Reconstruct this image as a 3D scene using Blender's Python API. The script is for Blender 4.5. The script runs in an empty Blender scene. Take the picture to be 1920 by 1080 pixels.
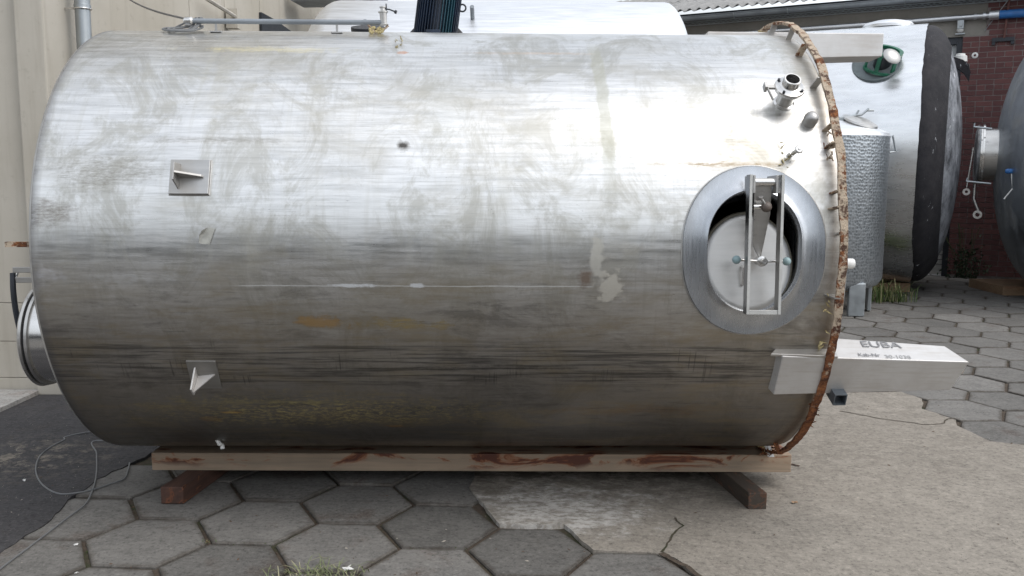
import bpy, bmesh, math, random
from mathutils import Vector, Matrix, noise
random.seed(7)
R_ = math.radians
scn = bpy.context.scene
COL = scn.collection

# ------------------------------------------------------------------ camera
FPX, PITCH, ROLL, CAMH = 1640.0, R_(7.2), R_(.35), 1.645
FW = Vector((0, math.cos(PITCH), -math.sin(PITCH)))
U0 = Vector((0, math.sin(PITCH), math.cos(PITCH)))
RT = Vector((1, 0, 0)) * math.cos(ROLL) + U0 * math.sin(ROLL)
UP = -Vector((1, 0, 0)) * math.sin(ROLL) + U0 * math.cos(ROLL)
CAM = Vector((0, 0, CAMH))
cd = bpy.data.cameras.new('camera'); cam = bpy.data.objects.new('camera', cd); COL.objects.link(cam)
cd.sensor_width = 36; cd.lens = FPX / 1920 * 36; cd.clip_start = .05; cd.clip_end = 2000
cam.matrix_world = Matrix(((RT.x, UP.x, -FW.x, 0), (RT.y, UP.y, -FW.y, 0), (RT.z, UP.z, -FW.z, CAMH), (0, 0, 0, 1)))
scn.camera = cam

# ------------------------------------------------------------------ light
SUN_EL, SUN_AZ = 52, 118           # azimuth measured from +Y towards +X
sd = Vector((math.sin(R_(SUN_AZ)) * math.cos(R_(SUN_EL)), math.cos(R_(SUN_AZ)) * math.cos(R_(SUN_EL)), math.sin(R_(SUN_EL))))
sl = bpy.data.lights.new('sun', 'SUN'); sl.energy = .5; sl.angle = R_(34); sl.color = (1, .965, .92)
so = bpy.data.objects.new('sun', sl); COL.objects.link(so); so.rotation_euler = (-sd).to_track_quat('-Z', 'Y').to_euler()
so.location = (4, -4, 12)
w = bpy.data.worlds.new('World'); scn.world = w; w.use_nodes = True
nt = w.node_tree; nt.nodes.clear()
def wn(t, **k):
    n = nt.nodes.new(t)
    for a, b in k.items(): setattr(n, a, b)
    return n
sky = wn('ShaderNodeTexSky', sky_type='NISHITA', sun_disc=False, sun_elevation=R_(SUN_EL), sun_rotation=R_(SUN_AZ),
         air_density=1.6, dust_density=5.0, ozone_density=1.0)
bw = wn('ShaderNodeRGBToBW'); nt.links.new(sky.outputs[0], bw.inputs[0])
tint = wn('ShaderNodeMix', data_type='RGBA', blend_type='MULTIPLY'); tint.inputs[0].default_value = 1
pw = wn('ShaderNodeMath', operation='POWER'); pw.inputs[1].default_value = .3; nt.links.new(bw.outputs[0], pw.inputs[0])
ml = wn('ShaderNodeMath', operation='MULTIPLY'); ml.inputs[1].default_value = 2.65; nt.links.new(pw.outputs[0], ml.inputs[0]); nt.links.new(ml.outputs[0], tint.inputs[6]); tint.inputs[7].default_value = (.95, .99, 1.05, 1)
mx = wn('ShaderNodeMix', data_type='RGBA'); mx.inputs[0].default_value = .88
nt.links.new(sky.outputs[0], mx.inputs[6]); nt.links.new(tint.outputs[2], mx.inputs[7])
tc = wn('ShaderNodeTexCoord'); cn = wn('ShaderNodeTexNoise'); cn.inputs['Scale'].default_value = 2.2; cn.inputs['Detail'].default_value = 5
nt.links.new(tc.outputs['Generated'], cn.inputs['Vector'])
mr = wn('ShaderNodeMapRange'); mr.inputs[1].default_value = .35; mr.inputs[2].default_value = .65; mr.inputs[3].default_value = .8; mr.inputs[4].default_value = 1.15
nt.links.new(cn.outputs[0], mr.inputs[0])
mc = wn('ShaderNodeMix', data_type='RGBA', blend_type='MULTIPLY'); mc.inputs[0].default_value = 1
nt.links.new(mx.outputs[2], mc.inputs[6]); nt.links.new(mr.outputs[0], mc.inputs[7])
bg = wn('ShaderNodeBackground'); bg.inputs[1].default_value = .15; nt.links.new(mc.outputs[2], bg.inputs[0])
wo = wn('ShaderNodeOutputWorld'); nt.links.new(bg.outputs[0], wo.inputs[0])
vs = scn.view_settings; vs.view_transform = 'Standard'; vs.look = 'None'; vs.exposure = 1.05; vs.gamma = 1; vs.use_curve_mapping = False
scn.render.engine = 'CYCLES'

# ------------------------------------------------------------------ rays from the view (to measure real places)
def ray(x, y): return FW + RT * ((x - 960) / FPX) + UP * ((540 - y) / FPX)
def gnd(x, y, z=0):
    r = ray(x, y); return CAM + r * ((z - CAMH) / r.z)
def atY(x, y, Y):
    r = ray(x, y); return CAM + r * (Y / r.y)
def atX(x, y, X):
    r = ray(x, y); return CAM + r * (X / r.x)
def atPl(x, y, n, D):
    r = ray(x, y); return CAM + r * ((D - CAM.dot(n)) / r.dot(n))

def smooth(P, k=7):
    P = [Vector(p) for p in P]; out = []
    for i in range(len(P) - 1):
        a = P[i - 1] if i else P[i] * 2 - P[1]; b, c_ = P[i], P[i + 1]; d = P[i + 2] if i + 2 < len(P) else P[-1] * 2 - P[-2]
        for j in range(k):
            t = j / k; out.append(.5 * ((2 * b) + (c_ - a) * t + (2 * a - 5 * b + 4 * c_ - d) * t * t + (3 * b - a - 3 * c_ + d) * t ** 3))
    return out + [P[-1]]
# ------------------------------------------------------------------ objects
def tag(o, label=None, cat=None, group=None, kind=None):
    if label: o['label'] = label
    if cat: o['category'] = cat
    if group: o['group'] = group
    if kind: o['kind'] = kind
    return o
def thing(name, label, cat, loc=(0, 0, 0), rz=0, group=None, M=None):
    o = bpy.data.objects.new(name, None); COL.objects.link(o)
    o.matrix_world = M if M is not None else Matrix.Translation(Vector(loc)) @ Matrix.Rotation(rz, 4, 'Z')
    o['_r'] = 1
    return tag(o, label, cat, group)
ROOTM = {}
def rootm(o):
    if o is None: return Matrix.Identity(4)
    while o.parent: o = o.parent
    return o.matrix_basis
class MB:
    """collects vertices and faces given in world coordinates"""
    def __init__(s): s.v = []; s.f = []; s.m = []; s.uv = None; s.mi = 0
    def add(s, vs, fs):
        b = len(s.v); s.v += [Vector(q) for q in vs]; s.f += [tuple(i + b for i in f) for f in fs]; s.m += [s.mi] * len(fs); return s
    def box(s, c, sz, ex=None, ey=None, ez=None):
        ex = ex or Vector((1, 0, 0)); ey = ey or Vector((0, 1, 0)); ez = ez or Vector((0, 0, 1)); c = Vector(c)
        P = [c + ex * (i * sz[0] / 2) + ey * (j * sz[1] / 2) + ez * (k * sz[2] / 2) for i in (-1, 1) for j in (-1, 1) for k in (-1, 1)]
        return s.add(P, [(0, 1, 3, 2), (4, 6, 7, 5), (0, 4, 5, 1), (2, 3, 7, 6), (0, 2, 6, 4), (1, 5, 7, 3)])
    def hexa(s, P): # P: 4 bottom + 4 top
        return s.add(P, [(3, 2, 1, 0), (4, 5, 6, 7), (0, 1, 5, 4), (1, 2, 6, 5), (2, 3, 7, 6), (3, 0, 4, 7)])
    def prism(s, poly, vec):
        n = len(poly); vec = Vector(vec); P = [Vector(q) for q in poly]
        return s.add(P + [q + vec for q in P], [tuple(range(n))[::-1], tuple(range(n, 2 * n))] + [(i, (i + 1) % n, n + (i + 1) % n, n + i) for i in range(n)])
    def tube(s, path, r, n=10, caps=True, closed=False):
        path = [Vector(p) for p in path]; m = len(path); rings = []; prev = None
        for i, p in enumerate(path):
            a = path[(i - 1) % m] if (closed or i > 0) else p; b = path[(i + 1) % m] if (closed or i < m - 1) else p
            t = (b - a).normalized()
            if prev is None:
                e = Vector((0, 0, 1)) if abs(t.z) < .9 else Vector((1, 0, 0)); e1 = t.cross(e).normalized()
            else: e1 = (prev - t * prev.dot(t)).normalized()
            prev = e1; e2 = t.cross(e1); rr = r[i] if isinstance(r, (list, tuple)) else r
            rings.append([p + (e1 * math.cos(2 * math.pi * k / n) + e2 * math.sin(2 * math.pi * k / n)) * rr for k in range(n)])
        V = [q for g in rings for q in g]; F = []
        for i in range(m if closed else m - 1):
            for k in range(n): F.append((i * n + k, i * n + (k + 1) % n, ((i + 1) % m) * n + (k + 1) % n, ((i + 1) % m) * n + k))
        if caps and not closed: F += [tuple(range(n))[::-1], tuple(range((m - 1) * n, m * n))]
        return s.add(V, F)
    def lathe(s, prof, o, ax, n=32, closed=False):
        """prof = [(distance along axis, radius)]"""
        o = Vector(o); ax = Vector(ax).normalized(); e = Vector((0, 0, 1)) if abs(ax.z) < .9 else Vector((1, 0, 0)); e1 = ax.cross(e).normalized(); e2 = ax.cross(e1)
        V = []; F = []; m = len(prof)
        for (d, r) in prof:
            for k in range(n):
                a = 2 * math.pi * k / n; V.append(o + ax * d + (e1 * math.cos(a) + e2 * math.sin(a)) * max(r, 1e-5))
        for i in range(m if closed else m - 1):
            j = (i + 1) % m
            for k in range(n): F.append((i * n + k, i * n + (k + 1) % n, j * n + (k + 1) % n, j * n + k))
        if not closed:
            if prof[0][1] > 1e-4: F.append(tuple(range(n))[::-1])
            if prof[-1][1] > 1e-4: F.append(tuple(range((m - 1) * n, m * n)))
        return s.add(V, F)
    def build(s, name, mat, parent=None, smooth=False, bevel=0, uv=None, seg=2):
        me = bpy.data.meshes.new(name); inv = rootm(parent).inverted()
        me.from_pydata([inv @ q for q in s.v], [], s.f); me.update()
        bm = bmesh.new(); bm.from_mesh(me)
        bmesh.ops.recalc_face_normals(bm, faces=bm.faces); bm.to_mesh(me); bm.free()
        mats = mat if isinstance(mat, (list, tuple)) else [mat]
        for q in mats: me.materials.append(q)
        if len(mats) > 1:
            for p, i in zip(me.polygons, s.m): p.material_index = i
        if uv is not None:
            L = me.uv_layers.new(name='uv')
            for l in me.loops: L.data[l.index].uv = uv[l.vertex_index]
        o = bpy.data.objects.new(name, me); COL.objects.link(o)
        if parent: o.parent = parent
        if smooth:
            for p in me.polygons: p.use_smooth = True
            me.set_sharp_from_angle(angle=R_(38))
        if bevel:
            b = o.modifiers.new('bevel', 'BEVEL'); b.width = bevel; b.segments = seg; b.limit_method = 'ANGLE'; b.angle_limit = R_(35)
        return o

# ------------------------------------------------------------------ materials
class NM:
    def __init__(s, name):
        s.mat = bpy.data.materials.new(name); s.mat.use_nodes = True; s.t = s.mat.node_tree; s.b = s.t.nodes['Principled BSDF']; s.tc = s.n('ShaderNodeTexCoord')
    def n(s, t, **k):
        q = s.t.nodes.new(t)
        for a, b in k.items(): setattr(q, a, b)
        return q
    def l(s, a, b): s.t.links.new(a, b); return s
    def co(s, kind='Object', scale=(1, 1, 1), rot=(0, 0, 0), loc=(0, 0, 0)):
        m = s.n('ShaderNodeMapping'); m.inputs['Scale'].default_value = scale; m.inputs['Rotation'].default_value = rot; m.inputs['Location'].default_value = loc
        s.l(s.tc.outputs[kind], m.inputs[0]); return m.outputs[0]
    def noise(s, vec, sc=5, det=6, rough=.55, dist=0):
        q = s.n('ShaderNodeTexNoise'); q.inputs['Scale'].default_value = sc; q.inputs['Detail'].default_value = det; q.inputs['Roughness'].default_value = rough; q.inputs['Distortion'].default_value = dist
        s.l(vec, q.inputs['Vector']); return q.outputs['Fac']
    def vor(s, vec, sc=5, feat='F1', out='Distance', rnd=1):
        q = s.n('ShaderNodeTexVoronoi', feature=feat); q.inputs['Scale'].default_value = sc; q.inputs['Randomness'].default_value = rnd; s.l(vec, q.inputs['Vector']); return q.outputs[out]
    def rng(s, v, a, b, c=0, d=1, smooth=False):
        q = s.n('ShaderNodeMapRange'); q.clamp = True
        if smooth: q.interpolation_type = 'SMOOTHSTEP'
        for i, x in enumerate((a, b, c, d)): q.inputs[i + 1].default_value = x
        s.l(v, q.inputs[0]); return q.outputs[0]
    def math(s, op, a, b=None, c=None):
        q = s.n('ShaderNodeMath', operation=op)
        for i, x in enumerate((a, b, c)):
            if x is None: continue
            if isinstance(x, (int, float)): q.inputs[i].default_value = x
            else: s.l(x, q.inputs[i])
        return q.outputs[0]
    def mix(s, f, a, b, mode='MIX'):
        q = s.n('ShaderNodeMix', data_type='RGBA', blend_type=mode)
        for i, x in ((0, f), (6, a), (7, b)):
            if isinstance(x, (int, float)): q.inputs[i].default_value = x
            elif isinstance(x, tuple): q.inputs[i].default_value = (*x, 1)
            else: s.l(x, q.inputs[i])
        return q.outputs[2]
    def set(s, key, v):
        if isinstance(v, (int, float)): s.b.inputs[key].default_value = v
        elif isinstance(v, tuple): s.b.inputs[key].default_value = (*v, 1)
        else: s.l(v, s.b.inputs[key])
        return s
    def bump(s, h, strength=.3, dist=.01, prev=None):
        q = s.n('ShaderNodeBump'); q.inputs['Strength'].default_value = strength; q.inputs['Distance'].default_value = dist; s.l(h, q.inputs['Height'])
        if prev is not None: s.l(prev, q.inputs['Normal'])
        s.l(q.outputs[0], s.b.inputs['Normal']); return q.outputs[0]

def plain(name, c, rough=.6, metal=0, var=.25, sc=8, bump=.15, c2=None, stretch=(1, 1, 1)):
    m = NM(name); v = m.co(scale=stretch); n1 = m.noise(v, sc, 6); n2 = m.noise(v, sc * 7, 4)
    dark = tuple(x * (1 - var) for x in c) if c2 is None else c2
    f = m.rng(n1, .38, .62); colr = m.mix(f, dark, c); colr = m.mix(m.rng(n2, .3, .7, 0, .35), colr, tuple(x * .75 for x in c))
    m.set('Base Color', colr).set('Metallic', metal).set('Roughness', m.rng(n2, .3, .7, rough * .85, min(1, rough * 1.15)))
    if bump: m.bump(n2, bump, .004)
    return m.mat
def steel(name, c=.6, r0=.22, r1=.42, stretch=(1.2, 14, 14), tint=(1, .985, .96), dirt=.3, kind='Object'):
    m = NM(name); v = m.co(kind, scale=stretch); a = m.noise(v, 3, 7, .6); b = m.noise(m.co(kind), 2.3, 6, .6); g = m.noise(m.co(kind, scale=tuple(x * 6 for x in stretch)), 4, 3)
    base = tuple(c * t for t in tint)
    colr = m.mix(m.rng(a, .35, .65), tuple(x * .86 for x in base), base); colr = m.mix(m.rng(b, .5, .75, 0, dirt), colr, (.28, .25, .2))
    m.set('Base Color', colr).set('Metallic', m.rng(b, .5, .75, 1, 1 - dirt * .7)).set('Roughness', m.math('ADD', m.rng(a, .3, .7, r0, r1), m.rng(b, .5, .75, 0, dirt * .5)))
    m.bump(g, .06, .002)
    return m.mat

def concrete(name, c1, c2, sc=1, stain=(.16, .10, .07), st=.5, moss=0, warm=None):
    m = NM(name); v = m.co(); big = m.noise(v, 1.3 * sc, 5, .6); mid = m.noise(v, 6 * sc, 7, .65); fine = m.noise(v, 90, 5, .7); sp = m.vor(v, 110)
    c = m.mix(m.rng(big, .35, .65), c1, c2); c = m.mix(m.rng(mid, .45, .62, 0, .55), c, tuple(x * .72 for x in c1))
    c = m.mix(m.rng(m.noise(m.co(loc=(3, 5, 1)), 2.6 * sc, 8, .68), .56, .68, 0, st), c, stain)
    f2 = m.noise(m.co(loc=(2, 7, 0)), 42, 8, .8); f3 = m.noise(m.co(scale=(1, 3.2, 1), rot=(0, 0, .5)), 9, 9, .78)
    c = m.mix(m.rng(fine, .3, .7, 0, .45), c, tuple(x * 1.35 for x in c2)); c = m.mix(m.rng(f2, .47, .36, 0, .8), c, tuple(x * .42 for x in c1)); c = m.mix(m.rng(f2, .54, .66, 0, .6), c, tuple(x * 1.6 for x in c2))
    c = m.mix(m.rng(f3, .50, .64, 0, .4), c, tuple(x * .62 for x in c1)); c = m.mix(m.rng(sp, .0, .16, .55, 0), c, tuple(x * .4 for x in c1))
    m.set('Base Color', c).set('Roughness', .9).set('Specular IOR Level', .3)
    n = m.bump(fine, .35, .004); m.bump(mid, .25, .01, n)
    return m
M = {}
M['steel'] = steel('stainless steel')
M['steel_bright'] = steel('bright stainless steel', .72, .12, .28, dirt=.08)
M['steel_dull'] = steel('dull stainless steel', .5, .35, .55, dirt=.5)
M['steel_white'] = steel('sunlit satin steel', .86, .4, .55, dirt=.06, tint=(.97, .99, 1.02))
M['dark_iron'] = plain('dark painted iron', (.035, .04, .05), .45, .3)
M['rubber'] = plain('black rubber', (.02, .02, .022), .7)
M['galv'] = steel('galvanised steel', .45, .35, .5, stretch=(3, 3, 3), tint=(.93, 1, 1.05), dirt=.15)
M['galv_dull'] = plain('weathered zinc sheet', (.3, .33, .36), .55, .35, .3, 3)
M['blue_ball'] = plain('pale blue plastic', (.30, .42, .44), .45)
M['brown_ball'] = plain('worn brown plastic', (.13, .105, .09), .5)
M['white_plastic'] = plain('white plastic', (.78, .78, .76), .4, 0, .08)
M['cable'] = plain('grey cable', (.17, .175, .18), .55, 0, .15)
M['foam'] = plain('old yellow foam', (.62, .52, .27), .9, 0, .4, 30, .6)
M['blue_pipe'] = plain('blue hose', (.03, .15, .42), .45)
M['green'] = plain('green painted steel', (.012, .14, .08), .45, 0, .35, 6)
M['motor'] = plain('dark blue motor paint', (.016, .03, .06), .4, .1, .45, 9)
M['teal'] = plain('teal motor paint', (.02, .085, .12), .45, .1, .3, 9)
M['ink'] = plain('faded grey print', (.28, .28, .29), .7, 0, .4, 60)
M['ink_pale'] = plain('pale worn print', (.48, .48, .48), .7, 0, .3, 90)
M['hall'] = plain('dark olive cladding', (.06, .065, .055), .8, 0, .3, 1)
M['soil'] = None

m = NM('joint soil with moss'); v = m.co(); n1 = m.noise(v, 3, 6, .7); n2 = m.noise(v, 40, 5, .7)
c = m.mix(m.rng(n2, .3, .7), (.05, .038, .028), (.10, .075, .055)); c = m.mix(m.rng(n1, .5, .62, 0, .8), c, (.03, .04, .014))
m.set('Base Color', c).set('Roughness', 1); m.bump(n2, .8, .01); M['soil'] = m.mat
m = concrete('grey concrete paver', (.125, .12, .113), (.18, .172, .16), 1.3, (.075, .05, .038), .8)
at = m.n('ShaderNodeAttribute', attribute_name='rim'); en = m.noise(m.co(), 8, 9, .75)
ef = m.rng(m.math('ADD', at.outputs['Fac'], m.math('MULTIPLY', m.math('SUBTRACT', en, .5), 2.2)), .55, 1.15, 0, .7)
m.set('Base Color', m.mix(ef, m.b.inputs['Base Color'].links[0].from_socket, (.055, .044, .034)))
oi = m.n('ShaderNodeObjectInfo'); hs = m.n('ShaderNodeHueSaturation'); m.l(m.rng(oi.outputs['Random'], 0, 1, .80, 1.15), hs.inputs['Value']); m.l(m.b.inputs['Base Color'].links[0].from_socket, hs.inputs['Color']); m.l(hs.outputs[0], m.b.inputs['Base Color'])
M['paver'] = m.mat
m = concrete('old pale concrete', (.225, .203, .174), (.285, .258, .222), 1.3, (.165, .14, .118), .35)
# lime bloom spilled under the tank
v = m.co(); sep = m.n('ShaderNodeSeparateXYZ'); m.l(v, sep.inputs[0]); bn = m.noise(v, 7, 8, .75)
dx = m.math('DIVIDE', m.math('SUBTRACT', sep.outputs[0], .22), .58); dy = m.math('DIVIDE', m.math('SUBTRACT', sep.outputs[1], 4.2), .45)
d = m.math('ADD', m.math('SQRT', m.math('ADD', m.math('MULTIPLY', dx, dx), m.math('MULTIPLY', dy, dy))), m.math('MULTIPLY', m.math('SUBTRACT', bn, .5), 3.2))
old = m.b.inputs['Base Color'].links[0].from_socket
c = m.mix(m.math('MULTIPLY', m.rng(d, .35, .95, .95, 0), m.rng(m.noise(m.co(scale=(1, 1.5, 1)), 16, 9, .8), .44, .54, .15, 1)), old, (.56, .54, .51)); m.set('Base Color', c)
# damp dark dirt towards the tank
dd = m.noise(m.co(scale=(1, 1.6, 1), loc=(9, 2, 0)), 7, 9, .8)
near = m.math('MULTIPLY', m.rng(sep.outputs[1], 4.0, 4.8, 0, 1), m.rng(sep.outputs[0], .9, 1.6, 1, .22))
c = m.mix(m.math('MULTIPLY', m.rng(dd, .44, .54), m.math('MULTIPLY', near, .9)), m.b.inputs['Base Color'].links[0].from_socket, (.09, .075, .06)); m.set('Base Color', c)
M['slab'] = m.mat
m = concrete('asphalt', (.038, .037, .04), (.058, .056, .058), 1.4, (.06, .045, .035), .35); v = m.co()
sp = m.noise(v, 9, 9, .8); wn_ = m.co(loc=(2.85, -4.95, 0)); sx = m.n('ShaderNodeSeparateXYZ'); m.l(wn_, sx.inputs[0])
rad = m.math('SQRT', m.math('ADD', m.math('MULTIPLY', sx.outputs[0], sx.outputs[0]), m.math('MULTIPLY', sx.outputs[1], m.math('MULTIPLY', sx.outputs[1], 1.5))))
c = m.mix(m.math('MULTIPLY', m.rng(sp, .50, .60), m.rng(rad, .1, .65, .7, 0)), m.b.inputs['Base Color'].links[0].from_socket, (.27, .235, .19)); c = m.mix(m.rng(m.noise(m.co(loc=(6, 6, 6)), 60, 6, .8), .56, .66, 0, .6), c, (.15, .14, .13)); m.set('Base Color', c)
M['asphalt'] = m.mat
M['apron'] = concrete('pale apron concrete', (.3, .29, .275), (.36, .35, .335), 1).mat
m = NM('cream painted concrete'); v = m.co(); a = m.noise(v, .9, 6, .6); b = m.noise(v, 14, 6, .7); dr = m.noise(m.co(scale=(6, 6, .5)), 2, 6, .6)
c = m.mix(m.rng(a, .35, .65), (.41, .378, .32), (.48, .45, .395)); c = m.mix(m.rng(dr, .52, .75, 0, .4), c, (.30, .27, .22)); c = m.mix(m.rng(b, .58, .75, 0, .45), c, (.25, .22, .18))
m.set('Base Color', c).set('Roughness', .85); m.bump(b, .2, .006); M['cream'] = m.mat
m = NM('grey rendered wall'); v = m.co(); a = m.noise(v, 1.2, 6, .6); b = m.noise(v, 18, 6, .7)
c = m.mix(m.rng(a, .35, .65), (.20, .19, .17), (.27, .255, .23)); c = m.mix(m.rng(b, .5, .75, 0, .4), c, (.14, .13, .115)); m.set('Base Color', c).set('Roughness', .9); m.bump(b, .2, .01); M['render'] = m.mat

def wood(name, c1, c2, stain, amt, axis=0):
    m = NM(name); sc = [22, 22, 22]; sc[axis] = 1.1; v = m.co(scale=tuple(sc)); g = m.noise(v, 1.6, 8, .65, .4); big = m.noise(m.co(), 3, 5)
    c = m.mix(m.rng(g, .35, .65), c1, c2); c = m.mix(m.rng(big, .4, .65, 0, .35), c, tuple(x * .55 for x in c1))
    s3 = [6, 6, 6]; s3[axis] = 1.8; st = m.noise(m.co(scale=tuple(s3)), 1.5, 7, .62, .8)
    f = m.rng(st, .53, .58, 0, amt)
    if axis == 0 and amt > .8:
        sp = m.n('ShaderNodeSeparateXYZ'); m.l(m.tc.outputs['Object'], sp.inputs[0])
        f = m.math('MULTIPLY', f, m.rng(m.math('ADD', sp.outputs[2], m.rng(big, .3, .7, -.03, .03)), .02, .055))
    edge = m.rng(st, .565, .60, 0, 1)
    c = m.mix(f, c, m.mix(edge, (.24, .075, .022), stain))
    m.set('Base Color', c).set('Roughness', m.rng(f, 0, 1, .8, .45)); m.bump(g, .4, .004); return m.mat
M['beam'] = wood('weathered pine beam', (.26, .205, .15), (.37, .275, .195), (.075, .016, .007), .95)
M['block'] = wood('dark old timber', (.05, .025, .018), (.095, .046, .032), (.03, .01, .007), .6, 1)
M['block_pale'] = wood('grey brown timber', (.05, .038, .03), (.075, .058, .045), (.03, .022, .018), .4, 1)
M['far_timber'] = wood('far pine timber', (.25, .165, .10), (.34, .225, .14), (.14, .06, .03), .4, 0)

m = NM('flaking rust'); v = m.co(); a = m.noise(v, 13, 8, .75); b = m.noise(v, 45, 6, .7); z = m.n('ShaderNodeSeparateXYZ'); m.l(v, z.inputs[0])
c = m.mix(m.rng(b, .35, .65), (.09, .03, .016), (.30, .115, .04)); pale = m.rng(m.math('ADD', a, m.rng(z.outputs[2], .45, 1.0, -.12, .05)), .49, .54)
c = m.mix(m.math('MULTIPLY', pale, .85), c, (.56, .47, .36)); c = m.mix(m.rng(m.noise(v, 22, 6, .7), .52, .60, 0, .9), c, (.06, .022, .013))
m.set('Base Color', c).set('Roughness', .95); m.bump(b, 1, .012); M['rust'] = m.mat

# shell of the big tank, texture coordinates in metres: u along the axis, v round the girth
m = NM('weathered brushed steel shell'); uvn = m.tc.outputs['UV']
def uvm(sc, loc=(0, 0, 0)): return m.co('UV', scale=sc, loc=loc)
streak = m.noise(uvm((1.1, 16, 1)), 2.4, 9, .68); fine = m.noise(uvm((5, 110, 1)), 3, 4, .6); patch = m.noise(uvm((1.0, 1.7, 1)), 1.8, 8, .66, .5)
drip = m.noise(uvm((7, .55, 1), (4, 2, 0)), 1.7, 7, .62, .25); grain = m.noise(uvm((1, 1, 1)), 38, 5, .7); speck = m.noise(uvm((1, 2.2, 1)), 30, 6, .75)
sep = m.n('ShaderNodeSeparateXYZ'); m.l(uvn, sep.inputs[0]); SU, SV = sep.outputs[0], sep.outputs[1]
wob = m.math('SUBTRACT', m.noise(uvm((2.5, 9, 1)), 2.5, 8, .7), .5); wob2 = m.math('SUBTRACT', m.noise(uvm((5, 3, 1), (7, 1, 0)), 3, 8, .7), .5)
brk = m.rng(m.noise(uvm((4, 22, 1), (5, 5, 0)), 6, 8, .8), .40, .56, .12, 1)
def blob(u, v_, ru, rv, soft=.5, amt=1, rag=1.6, solid=False):
    a = m.math('DIVIDE', m.math('SUBTRACT', SU, u), ru); b = m.math('DIVIDE', m.math('SUBTRACT', SV, v_), rv)
    d = m.math('SQRT', m.math('ADD', m.math('MULTIPLY', a, a), m.math('MULTIPLY', b, b)))
    d = m.math('ADD', d, m.math('MULTIPLY', m.math('ADD', wob, wob2), rag)); f_ = m.rng(d, 1 - soft, 1, amt, 0); return f_ if solid else m.math('MULTIPLY', f_, brk)
low = m.rng(m.math('ADD', SV, m.math('MULTIPLY', wob, .35)), .05, -.35)     # brown film on the belly, deepened in colour for the dark mirrored ground
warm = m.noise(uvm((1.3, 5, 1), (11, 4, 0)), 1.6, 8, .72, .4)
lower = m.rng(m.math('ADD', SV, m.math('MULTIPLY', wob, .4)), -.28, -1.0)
c = m.mix(m.rng(streak, .36, .64), (.58, .58, .57), (.80, .80, .795))
c = m.mix(m.rng(patch, .48, .64, 0, .6), c, (.47, .45, .40))
c = m.mix(m.rng(drip, .54, .70, 0, .32), c, (.45, .44, .38))
veil = m.noise(uvm((1.6, 1.1, 1), (3, 9, 0)), 2.2, 9, .74, .9); c = m.mix(m.rng(veil, .48, .60, 0, .6), c, (.38, .37, .325))
thin = m.noise(uvm((1.5, 60, 1), (8, 2, 0)), 2.2, 8, .72); c = m.mix(m.rng(thin, .53, .66, 0, .5), c, (.38, .37, .35))
nicks = m.noise(uvm((2.4, 9, 1), (1, 1, 0)), 9, 6, .75); c = m.mix(m.rng(nicks, .655, .69, 0, .7), c, (.12, .11, .1)); c = m.mix(m.rng(nicks, .335, .30, 0, .5), c, (.85, .85, .84))
rub = m.math('MULTIPLY', m.rng(m.noise(uvm((30, 1.6, 1), (2, 2, 0)), 1.6, 4, .6), .5, .62), m.rng(m.noise(uvm((1.1, 1.3, 1), (6, 3, 0)), 1.6, 4), .52, .6)); c = m.mix(m.math('MULTIPLY', rub, .22), c, (.42, .41, .38))
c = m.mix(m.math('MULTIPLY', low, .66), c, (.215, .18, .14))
c = m.mix(m.math('MULTIPLY', lower, .7), c, (.06, .053, .048))  # lower belly darkened further in colour, as the ground's reflection
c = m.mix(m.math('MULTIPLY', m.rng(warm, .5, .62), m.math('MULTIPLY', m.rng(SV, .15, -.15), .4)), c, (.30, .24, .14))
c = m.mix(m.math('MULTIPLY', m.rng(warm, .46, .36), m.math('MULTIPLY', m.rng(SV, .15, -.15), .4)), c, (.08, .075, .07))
film = m.math('ADD', m.math('MULTIPLY', low, .35), m.math('MULTIPLY', m.rng(patch, .5, .7), .15))
def lay(f, colr, rg=None):
    global c, film
    c = m.mix(f, c, colr); film = m.math('MAXIMUM', film, m.math('MULTIPLY', f, .9))
lay(m.math('MULTIPLY', m.rng(m.math('ABSOLUTE', m.math('SUBTRACT', m.math('ADD', SU, m.math('MULTIPLY', wob2, .05)), m.math('ADD', 2.43, m.math('MULTIPLY', SV, -.03)))), .022, .034, 1, 0), m.math('MULTIPLY', m.rng(SV, 1.25, 1.1), m.rng(SV, .25, .5, 0, .5))), (.36, .36, .29))          # grey runs down the upper side
lay(blob(1.72, .75, .12, .42, .6, .32, 1.2), (.36, .37, .34))
lay(blob(1.35, .62, .35, .30, .7, .22, 2), (.34, .33, .29))
lay(blob(2.95, .45, .25, .22, .6, .4, 2.4), (.38, .34, .27))
lay(blob(.30, .37, .28, .10, .7, .55, 2.2), (.17, .16, .13))
lay(blob(.08, .2, .14, .07, .6, .6, 2.6), (.14, .12, .1))
lay(blob(.75, .52, .42, .02, .8, .5, 1.5), (.2, .19, .17))
lay(blob(.87, 1.12, .4, .035, .7, .6, 2.5), (.62, .55, .3))
lay(blob(1.5, 1.10, .03, .018, .5, .9, 1.2), (.5, .2, .08))
lay(blob(2.1, 1.10, .35, .02, .9, .45, 1.6), (.55, .35, .2))
lay(blob(1.54, .50, .036, .034, .7, .95, 1.6, True), (.05, .045, .04))
lay(blob(1.18, -.275, .15, .032, .6, .7, 3.0, True), (.34, .20, .06))
lay(blob(1.55, -.28, .22, .025, .6, .8, 3.5), (.33, .25, .1))
lay(blob(.72, -.80, .055, .012, .5, .9, .9, True), (.5, .33, .12))
lay(blob(.60, -.86, .06, .03, .6, .6, 2.5), (.35, .2, .08))
lay(blob(1.45, -.93, .05, .02, .6, .6, 2.5), (.45, .24, .07))
lay(m.math('MULTIPLY', blob(1.15, -.80, .95, .16, .8, 1, 1.6), m.rng(speck, .47, .55, 0, .95)), (.50, .42, .20))
lay(blob(.95, -.72, .5, .018, .8, .8, 2.5), (.40, .35, .18))
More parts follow.
